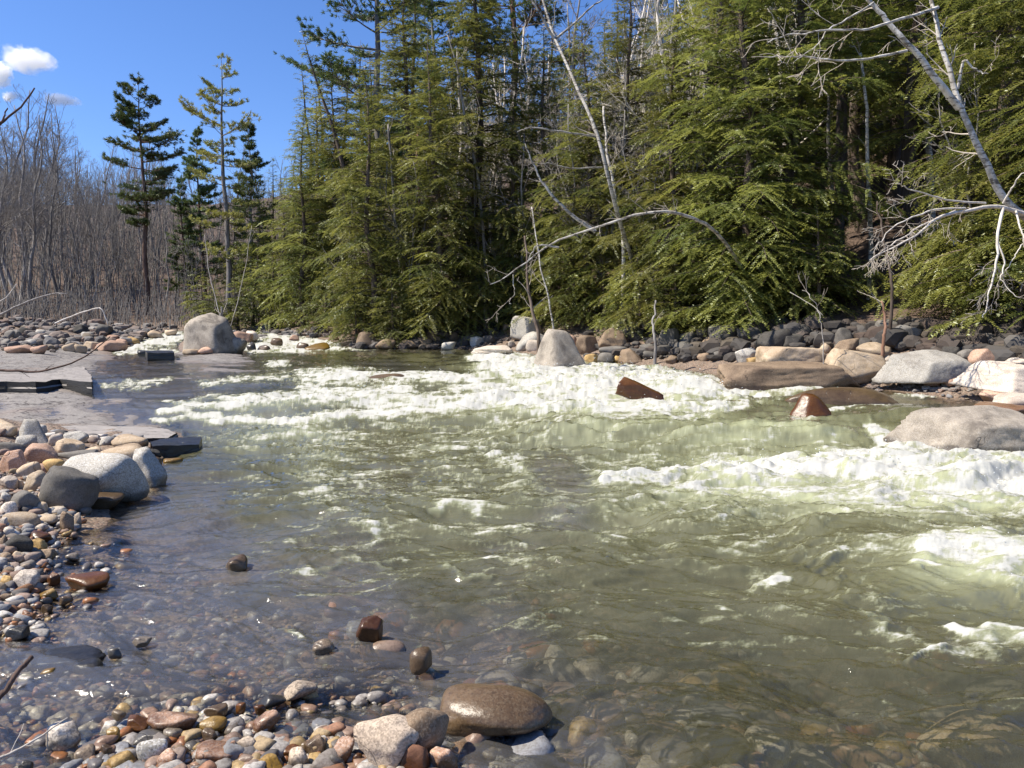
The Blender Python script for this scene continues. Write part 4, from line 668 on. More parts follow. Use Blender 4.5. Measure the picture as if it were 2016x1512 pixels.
def norm(a): return a/(np.linalg.norm(a, axis=-1, keepdims=True)+1e-9)
def tri_blades(mb, B, D, Wd, L, w, tint):
    """narrow triangles at B along D (length L), width along Wd"""
    n = len(B); L = np.broadcast_to(L, (n,))[:, None]; w = np.broadcast_to(w, (n,))[:, None]
    V = np.stack([B-Wd*w/2, B+Wd*w/2, B+D*L*.55+Wd*w*.45, B+D*L], 1).reshape(-1, 3)
    i = np.arange(n)*4
    T = np.concatenate([np.stack([i, i+1, i+2], 1), np.stack([i, i+2, i+3], 1)])
    mb.add(V, T, None, np.repeat(np.broadcast_to(tint, (n,)), 4))
def hemlock(seed, H, spread, base, gap=.30, dens=1., dead=0., top=.0):
    r = np.random.default_rng(seed); wood = MB(); lf = MB()
    zt = np.linspace(0, H, 14); bend = np.c_[fbm2(zt*.12+seed, zt*0, 2, seed)*.5*np.minimum(1, zt/3), fbm2(zt*.12+seed, zt*0+5, 2, seed)*.5*np.minimum(1, zt/3), zt]
    r0 = .012*H+.03
    wood.tube(bend, r0*np.maximum(.03, (1-zt/H)**.8)+np.where(zt < .4, .06, 0), 8)
    tr = lambda z: np.array([np.interp(z, zt, bend[:, 0]), np.interp(z, zt, bend[:, 1]), z])
    z = base*H*.55
    while z < H*.985:
        t = z/H; live = z > base*H
        for q in range(r.integers(3, 6) if live else r.integers(1, 3)):
            a = r.uniform(0, 2*PI); zz = z+r.uniform(-.12, .12)
            L = spread*(min(1, (1-t)*1.45+.05)**.85)*r.uniform(.5, 1.1)
            if not live: L *= .45
            o = tr(zz); d = np.array([math.cos(a), math.sin(a), 0]); s = np.linspace(0, 1, 9)
            up = r.uniform(.0, .25)+.35*t; dr = r.uniform(.28, .5)*(1-.5*t)
            side = np.array([-d[1], d[0], 0]); kink = r.normal()*.2
            P = o+d*(s*L)[:, None]*.96+side*((s**2)*L*kink)[:, None]+np.array([0, 0, 1.])*((up*s-dr*s**2.1)*L)[:, None]
            wood.tube(P, np.maximum(.004, .011*L*(1-s)+.004), 3, False)
            if not live or r.random() < dead: continue
            f0 = .16 if L > 1 else .08
            nb = max(4, int(L/(.105/dens))); sj = np.sort(r.uniform(f0, 1., nb)); sg = np.where(np.arange(nb) % 2, 1., -1.)
            B = np.stack([np.interp(sj, s, P[:, k]) for k in range(3)], 1)
            tan = norm(np.stack([np.interp(sj, s, np.gradient(P[:, k])) for k in range(3)], 1)); sd = norm(np.cross(tan, [0, 0, 1.]))
            ll = L*.33*np.sin(np.clip((sj-f0)/(1-f0), 0, 1)*2.6+.35)*r.uniform(.6, 1.15, nb)+.10
            bd = norm(tan*r.uniform(.45, .9, nb)[:, None]+sd*sg[:, None]*.8-np.array([0, 0, 1])*r.uniform(-.12, .42, nb)[:, None]+r.normal(0, .13, (nb, 3)))
            ll = np.where(r.random(nb) < .14, .06, ll)*r.uniform(.7, 1.25, nb)
            tint = np.clip(r.uniform(.0, .8)+.35*(sj-.5)+r.normal(0, .12, nb), 0, 1)
            roll = norm(np.cross(bd, [0, 0, 1.])+np.c_[np.zeros(nb), np.zeros(nb), r.normal(0, .5, nb)])
            m_ = max(3, int(ll.max()/.062)); qq = (np.arange(m_)+.5)/m_
            for k in range(nb):
                n_ = max(3, int(ll[k]/.052)); q_ = np.linspace(.06, 1, n_)
                Bp = B[k]+bd[k]*(q_*ll[k])[:, None]-np.array([0, 0, 1.])*(.22*ll[k]*q_**2)[:, None]
                lfl = (.055+.07*r.random(n_))*(1-.5*q_)+.025
                w2 = r.uniform(.026, .042, n_)
                for s2 in (1, -1):
                    D = norm(bd[k]*.65+roll[k]*s2*.75+r.normal(0, .16, (n_, 3)))
                    W_ = norm(np.cross(D, np.cross(bd[k], roll[k])+r.normal(0, .25, (n_, 3))))
                    tri_blades(lf, Bp, D, W_, lfl, w2, np.clip(tint[k]+.25*q_-.1, 0, 1))
                tri_blades(lf, Bp[-1:], bd[k:k+1], roll[k:k+1], .08, .035, min(1, tint[k]+.25))
        z += gap*r.uniform(.7, 1.3)*(1 if live else 2.)
    return wood.mesh('trunk'), (lf.mesh('crown', False) if lf.n else None)
def tuft(mb, C, dirs, r, n, L, w, tint):
    k = len(C); D = norm(dirs[:, None]*1.0+r.normal(0, .62, (k, n, 3))+np.array([0, 0, .25])); B = np.repeat(C[:, None], n, 1)+r.normal(0, .03, (k, n, 3))
    Wd = norm(np.cross(D, r.normal(size=(k, n, 3)))); tri_blades(mb, B.reshape(-1, 3), D.reshape(-1, 3), Wd.reshape(-1, 3), L*r.uniform(.7, 1.2, k*n), w, np.repeat(np.clip(tint, 0, 1), n))
def pine(seed, H, spread, base, whorl=.8, tufts=26, profile=None, sparse=0., nl=14, asym=None, lean=0., ndl=.2, wd=.035):
    r = np.random.default_rng(seed); wood = MB(); lf = MB()
    zt = np.linspace(0, H, 16); bend = np.c_[fbm2(zt*.15+seed, zt*0, 2, seed)*.3+lean*(zt/H)**1.3*H, fbm2(zt*.15+seed, zt*0+5, 2, seed)*.3, zt]; bend[:, :2] -= bend[0, :2]
    wood.tube(bend, (.0105*H+.03)*np.maximum(.04, (1-zt/H)**.75), 8)
    tr = lambda z: np.array([np.interp(z, zt, bend[:, 0]), np.interp(z, zt, bend[:, 1]), z])
    z = base*H
    while z < H*.985:
        t = (z/H-base)/(1-base); pf = np.interp(t, *profile) if profile else (1-t)**.6
        for q in range(r.integers(3, 6)):
            if r.random() < sparse: continue
            a = r.uniform(0, 2*PI); L = max(.35, spread*pf*r.uniform(.5, 1.1))
            if asym: L *= 1+asym*math.cos(a-PI)
            d = np.array([math.cos(a), math.sin(a), 0]); s = np.linspace(0, 1, 8); o = tr(z+r.uniform(-.1, .1)*whorl)
            up = r.uniform(-.05, .25)+.5*t*t; P = o+d*(s*L)[:, None]+np.array([0, 0, 1.])*((up*s+.16*s**3-.12*s)*L)[:, None]+np.array([-d[1], d[0], 0])*(r.normal()*.12*L*s**2)[:, None]
            wood.tube(P, np.maximum(.006, .016*L*(1-s)+.006), 4, False)
            n = max(5, int(tufts*L/2.2)); sj = r.uniform(.32 if L > .8 else .1, 1.02, n)**.8
            C = np.stack([np.interp(sj, s, P[:, k]) for k in range(3)], 1); lat = r.normal(0, 1, n)*.22*L*np.sin(np.clip(sj, 0, 1)*2.4)
            C = C+np.array([-d[1], d[0], 0])*lat[:, None]+np.array([0, 0, 1.])*(r.uniform(0, .16, n)+.1*np.abs(lat))[:, None]
            for c_, s_ in zip(C[::2], sj[::2]):
                b = np.array([np.interp(s_*.82, s, P[:, k]) for k in range(3)]); wood.tube(np.array([b, (b+c_)/2+[0, 0, .02], c_]), [.012, .009, .006], 3, False)
            dirs = norm(d*.7+np.array([-d[1], d[0], 0])*np.sign(lat)[:, None]*.5+r.normal(0, .2, (n, 3)))
            tuft(lf, C, dirs, r, nl, ndl, wd, r.uniform(.15, .85)+r.normal(0, .15, n))
        z += whorl*r.uniform(.6, 1.35)*(1-.45*t)
    C = tr(H*.99)+r.normal(0, .1, (6, 3)); tuft(lf, C, np.repeat([[0, 0, 1.]], 6, 0), r, nl, ndl, wd, np.full(6, .5))
    return wood.mesh('trunk'), lf.mesh('crown', False)
def twigs(mb, P, rad, r, lvl, ln, up=.25, ang=(.5, 1.0), cnt=1.6, droop=0., kmin=.004, a=.5):
    """side twigs along a path, recursively"""
    P = np.asarray(P); seg = np.linalg.norm(np.diff(P, axis=0), axis=1); tot = seg.sum(); cum = np.r_[0, np.cumsum(seg)]
    n = max(1, int(tot*cnt+r.random())); tn = a
    for q in range(n):
        s = r.uniform(.15, 1.)*tot; o = np.array([np.interp(s, cum, P[:, k]) for k in range(3)]); i = min(len(seg)-1, np.searchsorted(cum, s)-1); t = (P[i+1]-P[i])/seg[i]
        ax = norm(np.cross(t, r.normal(size=3))); a = r.uniform(*ang); d = norm(t*math.cos(a)+ax*math.sin(a)+np.array([0, 0, up*.5]))
        L = ln*r.uniform(.45, 1.15)*(1-.45*s/tot); m_ = 5; pts = [o]; dd = d
        for k in range(m_): dd = norm(dd+r.normal(0, .16, 3)+np.array([0, 0, up*.22-droop*.2*k/m_])); pts.append(pts[-1]+dd*L/m_)
        pts = np.array(pts); rr = max(kmin, np.interp(s, [0, tot], rad)*.5)
        mb.tube(pts, np.linspace(rr, max(kmin*.7, rr*.35), m_+1), 3, False, tn)
        if lvl > 0: twigs(mb, pts, (rr, rr*.4), r, lvl-1, ln*.5, up, ang, cnt*1.75, droop, kmin, tn)
def bare_tree(seed, H, spread, lvl=3, stems=1, r0=None, kmin=.0075, cnt=1.8, fork=.3):
    r = np.random.default_rng(seed); mb = MB(); tips = []
    for q in range(stems):
        a = r.uniform(0, 6.28); lean = r.uniform(.02, .08)+(.12 if stems > 1 else 0); z = np.linspace(0, 1, 12)
        h = H*r.uniform(.8, 1); P = np.c_[math.cos(a)*lean*h*z+fbm2(z*2+seed+q, z*0, 2, 3)*.05*h, math.sin(a)*lean*h*z+fbm2(z*2+seed+q, z*0+7, 2, 3)*.05*h, h*z]; P[:, :2] -= P[0, :2]
        rb = r0 or .0105*h; mb.tube(P, rb*(1-z*.88)+.012, 6)
        n = int(9+h*.9)
        for k in range(n):
            s = r.uniform(fork, .97); o = np.array([np.interp(s, z, P[:, i]) for i in range(3)]); b = r.uniform(0, 6.28); el = r.uniform(.45, 1.1)
            d = np.array([math.cos(b)*math.cos(el), math.sin(b)*math.cos(el), math.sin(el)]); L = spread*(1.15-s)*r.uniform(.7, 1.3)+.4; pts = [o]
            for i in range(7): d = norm(d+r.normal(0, .11, 3)+np.array([0, 0, .05])); pts.append(pts[-1]+d*L/7)
            pts = np.array(pts); rr = rb*(1-s*.85)*.42; mb.tube(pts, np.linspace(rr, .012, 8), 4, False)
            twigs(mb, pts, (rr, .012), r, lvl-2, L*.5, .25, (.4, .95), cnt, 0, kmin)
    return mb.mesh('trunk')

TREES = []
def put(name, meshes, mats, loc, rz, sc, cat, group, label=None, desc=None, lean=(0, 0), land=None, first={}):
    e = empty(name, loc); e.rotation_euler = (lean[0], lean[1], rz); e.scale = (sc, sc, sc) if np.ndim(sc) == 0 else sc
    for me, mt, nm in zip(meshes, mats, ('trunk', 'crown')):
        if me is None: continue
        key = (me.name, mt.name)
        if key in first: o = first[key].copy(); COL.objects.link(o); o.parent = e
        else:
            o = obj_of(nm, me, None, e)
            if not me.materials: me.materials.append(mt)
            else: o.material_slots[0].link = 'OBJECT'; o.material_slots[0].material = mt
            first[key] = o
    e['category'] = cat; e['group'] = group
    tp = project(loc[0], loc[1], loc[2]+3.)
    if label: e['label'] = label
    else: PEND.append((e, desc, name.replace('_', ' '), float(tp[0]), float(tp[1]), 60))
    if land: LAND.append((land, float(tp[0]), float(tp[1])))
    return e
def at(px, Y):
    x = (px-CX)/F_PX*Y; return np.array([x, Y, float(qbed(x, Y))])
def at_d(px, d):
    Yv = np.linspace(9, 90, 600); xv = (px-CX)/F_PX*Yv; dr = qdr(xv, Yv); k = np.nonzero(dr > d)[0]
    return at(px, Yv[k[0]] if len(k) else 60)

# ---- hemlocks on the far right bank
HV = [hemlock(1, 17, 3.5, .05, .24, 1.0), hemlock(2, 15, 3.2, .04, .23, 1.0), hemlock(3, 19, 3.3, .14, .29, .95, .05), hemlock(4, 18, 3.0, .28, .32, .85, .10), hemlock(5, 13, 3.0, .03, .22, 1.0), hemlock(6, 20, 3.1, .2, .32, .85, .08)]
YV = [hemlock(11, 4.2, 1.7, .03, .22, 1.15), hemlock(12, 2.6, 1.3, .02, .18, 1.25)]
G_H = 'hemlocks of the far bank wood'
rr = np.random.default_rng(77)
def hem(px, d, v, sc, desc=None, label=None, land=None, lean=(0, 0), rz=None):
    p = at_d(px, d); put('hemlock', HV[v], (BRK, (HEM, HEM2, HEM, HEM3, HEM2)[int(abs(px)*7) % 5]), (p[0], p[1], p[2]-.1), rr.uniform(0, 6.28) if rz is None else rz, sc, 'tree', G_H, label, desc or ['tall green' if sc > .9 else 'shorter green'], lean, land)
for (px, d, v, sc) in [(600, 1.5, 4, .80), (665, 3.5, 1, .85), (735, 1.6, 4, .85), (800, 4.5, 0, .95), (865, 2.0, 1, .80), (935, 3.0, 0, 1.0), (1010, 3.6, 4, .8), (1075, 4.6, 1, .8), (1150, 3.2, 4, .85), (1235, 4.4, 0, .74), (1315, 3.2, 4, .76), (1390, 4.4, 1, 1.0), (1465, 3.2, 1, .85), (1545, 4.6, 0, .85), (1640, 8.5, 3, .95), (1800, 8.0, 5, .85), (1955, 7.0, 3, .9), (2060, 5.0, 0, .9), (2150, 5, 1, .9)]: hem(px, d, v, sc)
for (px, d, v, sc) in [(640, 8, 1, .9), (715, 9, 0, .95), (830, 10, 2, 1.0), (905, 11, 1, .9), (985, 10, 3, .66), (1120, 11, 3, .68), (1200, 10, 2, .66), (1290, 11, 0, .72), (1370, 12, 2, .75), (1445, 10, 0, .95), (1520, 12, 5, 1.), (1600, 13, 2, .95), (1690, 12, 5, .9), (1745, 14, 3, 1.), (1860, 12, 5, 1.), (1925, 13, 2, 1.), (2010, 11, 5, 1.)]: hem(px, d, v, sc, ['second row'])
for i, px in enumerate(range(600, 2120, 52)): hem(px+rr.uniform(-18, 18), rr.uniform(17, 26), [3, 5, 2, 0][i % 4], rr.uniform(.6, .8) if 960 < px < 1420 else rr.uniform(.9, 1.1), ['deep wood'])
for i, px in enumerate(range(1380, 2120, 90)): hem(px+rr.uniform(-25, 25), rr.uniform(28, 40), [5, 3][i % 2], rr.uniform(.9, 1.1), ['dim far'])
for (px, d, v, sc) in [(640, .9, 0, .8), (700, .7, 1, .9), (775, .9, 0, .75), (830, 1.2, 1, 1.), (905, 2.2, 1, .8), (960, 2.6, 0, .7), (1130, 2.8, 1, 1.), (1190, 3.2, 0, .9), (1260, 2.6, 0, .75), (1330, 2.3, 1, 1.1), (1400, 3.0, 0, .85), (1450, 2.6, 1, 1.), (1500, 3.6, 0, .7), (1590, 5.2, 1, 1.1), (1900, 6.2, 0, .75), (1985, 4.6, 0, .8), (1560, 4.8, 1, .8), (740, 2.6, 0, .9), (1060, 4.2, 0, .8), (1010, 2.6, 1, .8)]:
    p = at_d(px, d); put('young_hemlock', YV[v], (BRK, HEM), (p[0], p[1], p[2]-.05), rr.uniform(0, 6.28), sc, 'tree', 'young hemlocks along the far bank', None, ['bushy'])

# ---- individual conifers against the sky
PP = pine(21, 15.2, 2.6, .38, .85, 70, ([0, .12, .3, .5, .75, 1], [.55, .9, .95, 1, .6, .12]), .12)
p = at(294, 50); put('white_pine', PP, (BRD, PIN), p, 0.6, 1., 'tree', 'pines against the sky', 'tall dark white pine with layered plumes standing alone against blue sky', land='tall lone dark pine')
PQ = pine(22, 15.4, 2.5, .22, .95, 34, ([0, .2, .5, .62, .8, .9, 1], [.7, .8, .75, .95, .5, .4, .1]), .33)
p = at(452, 46); put('white_pine', PQ, (BRG, PIY), p, 1.9, 1., 'tree', 'pines against the sky', 'thin yellowish pine with a bare spindly top, tallest of the sky pines', land='thin yellowish pine')
PR = pine(23, 12.5, 2.1, .14, .6, 60, ([0, .3, .6, .9, 1], [1, .9, .65, .25, .1]), .08)
p = at(497, 50); put('white_pine', PR, (BRG, PIN), p, .2, .98, 'tree', 'pines against the sky', 'dense green pine just behind the thin yellowish one', land='dense green sky pine')
p = at(408, 60); put('white_pine', PR, (BRD, PIN), p, 2.2, (1., 1., 1.08), 'tree', 'pines against the sky', 'dark mid height pine between the lone dark pine and the thin yellowish one')
p = at(372, 58); put('white_pine', PR, (BRD, PIN), p, 3.2, .78, 'tree', 'pines against the sky', 'short dark pine tucked beside the lone dark pine')
PT = pine(24, 23, 3.6, .30, 1.0, 62, ([0, .3, .6, 1], [.8, 1, .95, .4]), .15, 16, .35, ndl=.2)
p = at_d(752, 6); put('white_pine', PT, (BRG, PIN), p, 0., 1., 'tree', G_H, 'big white pine whose long plumed limbs reach out over blue sky', land='big plumed pine')
p = at_d(1010, 13); put('white_pine', PT, (BRK2, PIN), p, 2.4, 1.02, 'tree', G_H, 'white pine with a thick ruddy trunk behind the hemlocks', land='ruddy trunked pine')
p = at_d(1560, 20); put('white_pine', PT, (BRG, PIN), p, 1.4, 1.05, 'tree', G_H, 'white pine deep in the wood above the row of pale blocks')
p = at_d(860, 16); put('white_pine', PT, (BRG, PIN), p, 4.0, .95, 'tree', G_H, 'white pine rising just inland of the big plumed one')
HL = hemlock(31, 13.2, 2.4, .12, .36, .62, .05)
p = at(722, 38); put('hemlock', HL, (BRK, HEM), (p[0], p[1], p[2]), .4, 1.05, 'tree', G_H, 'thin spiky hemlock leaning out at the edge of the wood, sky behind it', lean=(0, -.19), land='leaning spiky hemlock')
for (px, Y, v, sc) in [(520, 47, 4, .55), (560, 44, 1, .5), (470, 50, 4, .5), (585, 52, 0, .55), (545, 58, 3, .62), (612, 45, 4, .62)]:
    p = at(px, Y); put('hemlock', HV[v], (BRK, HEM), p, rr.uniform(0, 6), sc, 'tree', G_H, None, ['distant'])
for (px, Y, sc) in [(404, 40, .8), (428, 39, .6), (470, 39, .7), (500, 40, .9), (540, 40, 1.)]:
    p = at(px, Y); put('young_hemlock', YV[0], (BRK, HEM), p, rr.uniform(0, 6), sc, 'tree', 'young hemlocks along the far bank', None, ['bushy'])

# ---- bare hardwoods
BV = [bare_tree(41, 17, 5.2, 4), bare_tree(42, 15, 4.6, 4), bare_tree(43, 17, 5.0, 4, 2), bare_tree(44, 12, 3.6, 3, cnt=1.6), bare_tree(45, 9, 2.4, 3, 4, .05, cnt=1.6)]
G_B = 'bare hardwoods on the far left bank'
BL = [(68, 50, 0, 1.0, 'forked pale grey hardwood with a broken stub on the far gravel bank', 'forked pale hardwood'), (118, 54, 1, .95, None, None), (20, 50, 1, .95, None, None), (-30, 46, 2, 1., None, None), (165, 56, 3, 1., None, None), (225, 54, 4, 1.2, 'clump of slender pale bare stems beside the lone dark pine', 'slender stem clump'), (255, 60, 3, 1.0, None, None), (325, 52, 3, .8, None, None), (350, 58, 1, .7, None, None), (45, 58, 2, 1.1, None, None), (95, 62, 0, 1.15, None, None), (140, 66, 2, 1., None, None), (190, 68, 1, 1.05, None, None), (0, 64, 2, 1.2, None, None), (-60, 60, 0, 1.1, None, None), (235, 74, 2, .95, None, None), (280, 72, 0, .95, None, None), (320, 76, 1, 1., None, None), (365, 74, 0, .85, None, None), (60, 76, 2, 1.15, None, None), (110, 80, 1, 1.2, None, None), (20, 84, 2, 1.1, None, None), (160, 86, 0, 1.05, None, None), (205, 90, 2, 1.0, None, None), (400, 80, 1, .9, None, None), (430, 70, 3, .9, None, None), (560, 75, 1, .85, None, None), (600, 80, 2, .8, None, None), (520, 84, 0, .85, None, None), (470, 90, 2, .9, None, None), (265, 95, 1, 1., None, None), (300, 100, 2, 1., None, None), (340, 96, 0, 1., None, None), (75, 98, 2, 1.1, None, None), (130, 104, 0, 1.1, None, None), (0, 100, 1, 1.2, None, None), (380, 52, 4, .8, None, None), (180, 50, 4, .9, None, None), (85, 46, 4, .8, None, None), (275, 50, 4, .8, None, None)]
BL = [(a, b, c, d*(.8 if 130 < a < 620 else .93), e, f) for a, b, c, d, e, f in BL]
for (px, Y, v, sc, lb, ld) in BL:
    p = at(px, Y); put('bare_hardwood', (BV[v],), (BRG,), p, rr.uniform(0, 6.28), sc, 'tree', G_B, lb, ['near' if Y < 56 else 'distant' if Y > 78 else 'slender'], land=ld)
# brush of thin stems that reads as one mass
def brush():
    r = np.random.default_rng(91); mb = MB(); n = 0
    while n < 2600:
        px = r.uniform(-150, 720); Y = r.uniform(50, 125) if n > 950 else r.uniform(40, 50); x = (px-CX)/F_PX*Y
        if 50 < Y < 56 and 330 < px < 640: continue
        n += 1; z = float(qbed(x, Y)); h = r.uniform(2.5, 9.)*(1.15 if px < 330 else .8) if Y > 50 else r.uniform(.6, 2.2); a = r.uniform(0, 6.28); l = r.uniform(0, .22)
        s = np.linspace(0, 1, 5)[:, None]; P = np.array([x, Y, z])+np.array([math.cos(a)*l*h, math.sin(a)*l*h, h])*s+r.normal(0, .12, (5, 3))*s
        mb.tube(P, np.linspace(.022+.004*h, .01, 5), 3, False)
        twigs(mb, P, (.03, .012), r, 0, h*.35, .5, (.3, .8), 1.0, 0, .013)
    return mb.mesh('brush')
tag(obj_of('brush', brush(), BRG), 'mass of thin bare stems and brush on the far left hillside', kind='stuff')

# ---- white birches: paths through image points at a depth
def path3(pts, n=26):
    W = np.array([pt(a, b, c) for a, b, c in pts]); s = np.linspace(0, len(W)-1, n)
    t = np.arange(len(W)); out = []
    for k in range(3):
        lin = np.interp(s, t, W[:, k]); out.append(lin)
    P = np.stack(out, 1)
    for _ in range(2): P[1:-1] = (P[:-2]+2*P[1:-1]+P[2:])/4
    return P
def grounded(pts, cat):
    # carry a stem down to the soil it grows from
    w = pt(*pts[0]); g = float(qbed(w[0], w[1])); n = list(pts)
    if cat == 'tree' and w[2] > g+.1:
        u = project(w[0], w[1], g-.1); n = [(float(u[0]), float(u[1]), pts[0][2])]+n
    return n
def birch(name, limbs, label, cat, group, seed, mat=BRB, tw=(1, 1.0, 1.3, .2, 0.), land=None, kmin=.006, buds=False):
    r = np.random.default_rng(seed); limbs = [list(q) for q in limbs]; limbs[0][0] = grounded(limbs[0][0], cat); P0 = path3(limbs[0][0]); base = P0[0].copy(); e = empty(name, base); mb = MB(); Ps = []
    for pts, r1, r2 in limbs:
        P = path3(pts); n = len(P); P = P+np.cumsum(r.normal(0, .022, (n, 3)), 0)*np.linspace(0, 1, n)[:, None]-base; Ps.append(P)
        mb.tube(P, np.linspace(r1, r2, n), 7)
        lv, ln, ct, up, dr = tw
        twigs(mb, P[n//3:], (r1*.5, r2), r, lv, ln, up, (.5, 1.15), ct, dr, kmin, .95)
    nm = 'limb' if cat == 'branch' else 'trunk'; obj_of(nm, mb.mesh(nm), mat, e)
    tag(e, label, cat, group)
    if land:
        q = project(*(base+Ps[0][len(Ps[0])//2])); LAND.append((land, float(q[0]), float(q[1])))
    return e
G_W = 'white birches leaning from the far bank'
birch('birch', [([(1262, 590, 25.5), (1240, 490, 24.), (1205, 380, 22), (1178, 260, 22), (1130, 160, 23), (1090, 70, 24.5), (1062, -40, 25)], .075, .035), ([(1100, 95, 24.4), (1060, 20, 24), (1030, -30, 24)], .05, .02), ([(1178, 270, 24), (1120, 262, 23.3), (1040, 255, 22.8), (1020, 262, 22.6)], .04, .012), ([(1090, 80, 24.4), (1150, 30, 24), (1210, -10, 24)], .04, .015), ([(1185, 330, 24), (1130, 330, 23.4), (1070, 315, 23)], .03, .01)], 'tall slim white birch leaning back through the hemlocks', 'tree', G_W, 1, tw=(2, 1.2, 1.7, .2, 0.), land='slim white birch')
birch('birch', [([(1500, 600, 22.5), (1460, 520, 20.5), (1415, 455, 18.6), (1370, 428, 17.8), (1300, 413, 17.6), (1235, 432, 17.6), (1180, 455, 17.8), (1100, 487, 18.2), (1055, 520, 17.9), (1020, 555, 17.7), (985, 580, 17.5)], .055, .009), ([(1172, 456, 18.5), (1130, 425, 18.3), (1080, 380, 18.1), (1055, 335, 18), (1032, 288, 17.9)], .05, .014), ([(1100, 487, 18.2), (1060, 482, 18), (1030, 492, 17.9)], .025, .008), ([(1010, 540, 17.8), (1015, 580, 17.7), (1003, 600, 17.6)], .012, .005)], 'fallen white birch arching out low over the bank, forking upward', 'tree', G_W, 2, tw=(2, .8, 2., .0, .3), land='arching white birch')
birch('birch', [([(2060, 450, 15.), (1990, 412, 14.8), (1955, 370, 14.7), (1925, 290, 14.6), (1890, 215, 14.6), (1868, 120, 14.6), (1848, 20, 14.7), (1838, -40, 14.8)], .088, .03), ([(1888, 212, 14.6), (1850, 165, 14.4), (1805, 100, 14.3), (1760, 50, 14.2), (1720, -10, 14.1)], .07, .035), ([(1846, 15, 14.7), (1790, 35, 14.2), (1700, 58, 13.8), (1600, 55, 13.5), (1500, 65, 13.3)], .035, .008), ([(1785, 100, 14.3), (1700, 118, 14), (1600, 112, 13.7), (1520, 125, 13.5)], .028, .006), ([(1885, 175, 14.6), (1900, 115, 14.4), (1925, 135, 14.3), (1960, 140, 14.2)], .03, .008), ([(1720, 5, 14.1), (1640, 60, 13.8), (1580, 130, 13.6)], .02, .005)], 'forked white birch curving up from the right edge of the photo', 'tree', G_W, 3, tw=(2, 1.1, 1.9, .0, .3), land='forked white birch')
birch('fallen_branch', [([(2030, 425, 14.5), (1960, 405, 14.2), (1850, 420, 13.8), (1790, 455, 13.5), (1700, 500, 13.2)], .045, .008), ([(1975, 410, 14.2), (1960, 470, 13.9), (1962, 520, 13.8), (1945, 570, 13.7), (1938, 610, 13.6)], .03, .008), ([(1962, 470, 13.9), (1975, 520, 13.8), (1960, 560, 13.7), (1985, 605, 13.6)], .018, .006), ([(1940, 400, 14.2), (1870, 395, 13.8), (1790, 370, 13.5), (1760, 350, 13.4)], .022, .005), ([(1880, 415, 13.9), (1820, 445, 13.6), (1760, 500, 13.3), (1740, 520, 13.2)], .022, .005), ([(2000, 415, 14.3), (2020, 470, 14), (1990, 520, 13.8)], .02, .006), ([(1975, 400, 14.3), (2000, 350, 14.), (2040, 320, 13.9)], .02, .006), ([(1900, 410, 14), (1830, 410, 13.7), (1760, 440, 13.5), (1730, 470, 13.4)], .02, .005)], 'pale spray of bare drooping twigs below the forked white birch', 'branch', G_W, 4, BRT, tw=(2, .8, 3.6, -.1, .2), land='pale twig spray', kmin=.005)
for i, (pts, r1, lb, mt) in enumerate([
  ([(1092, 655, 22), (1085, 600, 22), (1072, 540, 22), (1060, 470, 22.2), (1050, 400, 22.5)], .032, 'thin white sapling rising behind the grey pyramid boulder', BRB),
  ([(1623, 680, 15.6), (1622, 640, 15.6), (1618, 600, 15.6), (1600, 560, 15.6)], .012, 'thin bare sapling among the dark boulders behind the square tan block', BRT),
  ([(955, 500, 31), (940, 330, 31), (915, 250, 31), (905, 160, 31), (880, 80, 31)], .07, 'slender pale bare tree forking high among the hemlocks', BRG),
  ([(1060, 660, 24), (1040, 560, 24.3), (1035, 470, 24.5)], .07, 'thick dark dead trunk in the hollow behind the cracked bank boulder', BRK),
  ([(790, 560, 34), (785, 470, 34), (778, 380, 34), (770, 250, 34)], 0.105, 'pale grey trunk showing through the hemlocks under the plumed pine', BRG),
  ([(826, 560, 32), (823, 450, 32), (820, 360, 32), (815, 270, 32)], 0.075, 'bare reddish trunk showing through gaps in the hemlocks', BRK2),
  ([(1228, 470, 26), (1210, 400, 26), (1195, 320, 26), (1185, 220, 26.3)], .08, 'second pale birch trunk close behind the slim white birch', BRB),
  ([(1715, 480, 21), (1708, 360, 21), (1705, 240, 21), (1700, 100, 21)], 0.075, 'white striped trunk standing on the leafy slope', BRB),
  ([(1835, 420, 23), (1832, 280, 23), (1830, 140, 23), (1828, -20, 23)], 0.120, 'thick pale birch trunk behind the forked white birch', BRB),
  ([(1640, 430, 26), (1628, 300, 26), (1622, 170, 26)], 0.098, 'pale sunlit trunk at the back of the leafy slope', BRG),
  ([(1735, 600, 16.3), (1738, 660, 16.2)][::-1], .045, 'short reddish broken stump among the dark boulders', BRK2),
  ([(1755, 560, 17), (1740, 480, 17.3), (1722, 400, 17.6)], .04, 'leaning dark stem on the leafy slope', BRK),
  ([(1290, 676, 20.4), (1284, 640, 20.6), (1293, 600, 21)], .05, 'crooked grey stem rooted among the bank boulders', BRG),
  ([(445, 660, 38), (425, 600, 38), (405, 530, 38), (395, 470, 38)], .026, 'crooked pale sapling growing beside the huge stained boulder', BRT),
  ([(452, 650, 38), (470, 590, 38), (485, 520, 38), (490, 450, 38)], .026, 'pale sapling leaning away from the huge stained boulder', BRT),
  ([(428, 690, 30), (440, 650, 30), (438, 610, 30)], .09, 'short grey snag stuck between the huge boulder and its neighbour', BRG)]):
    nm = 'snag' if 'snag' in lb or 'stump' in lb else 'sapling' if 'sapling' in lb else 'bare_tree'
    birch(nm, [(pts, r1, r1*.45)], lb, 'tree', 'bare stems and saplings', 50+i, mt, tw=(2, .9 if r1 < .08 else 1.3, 1.2, .3, .0), kmin=.006)
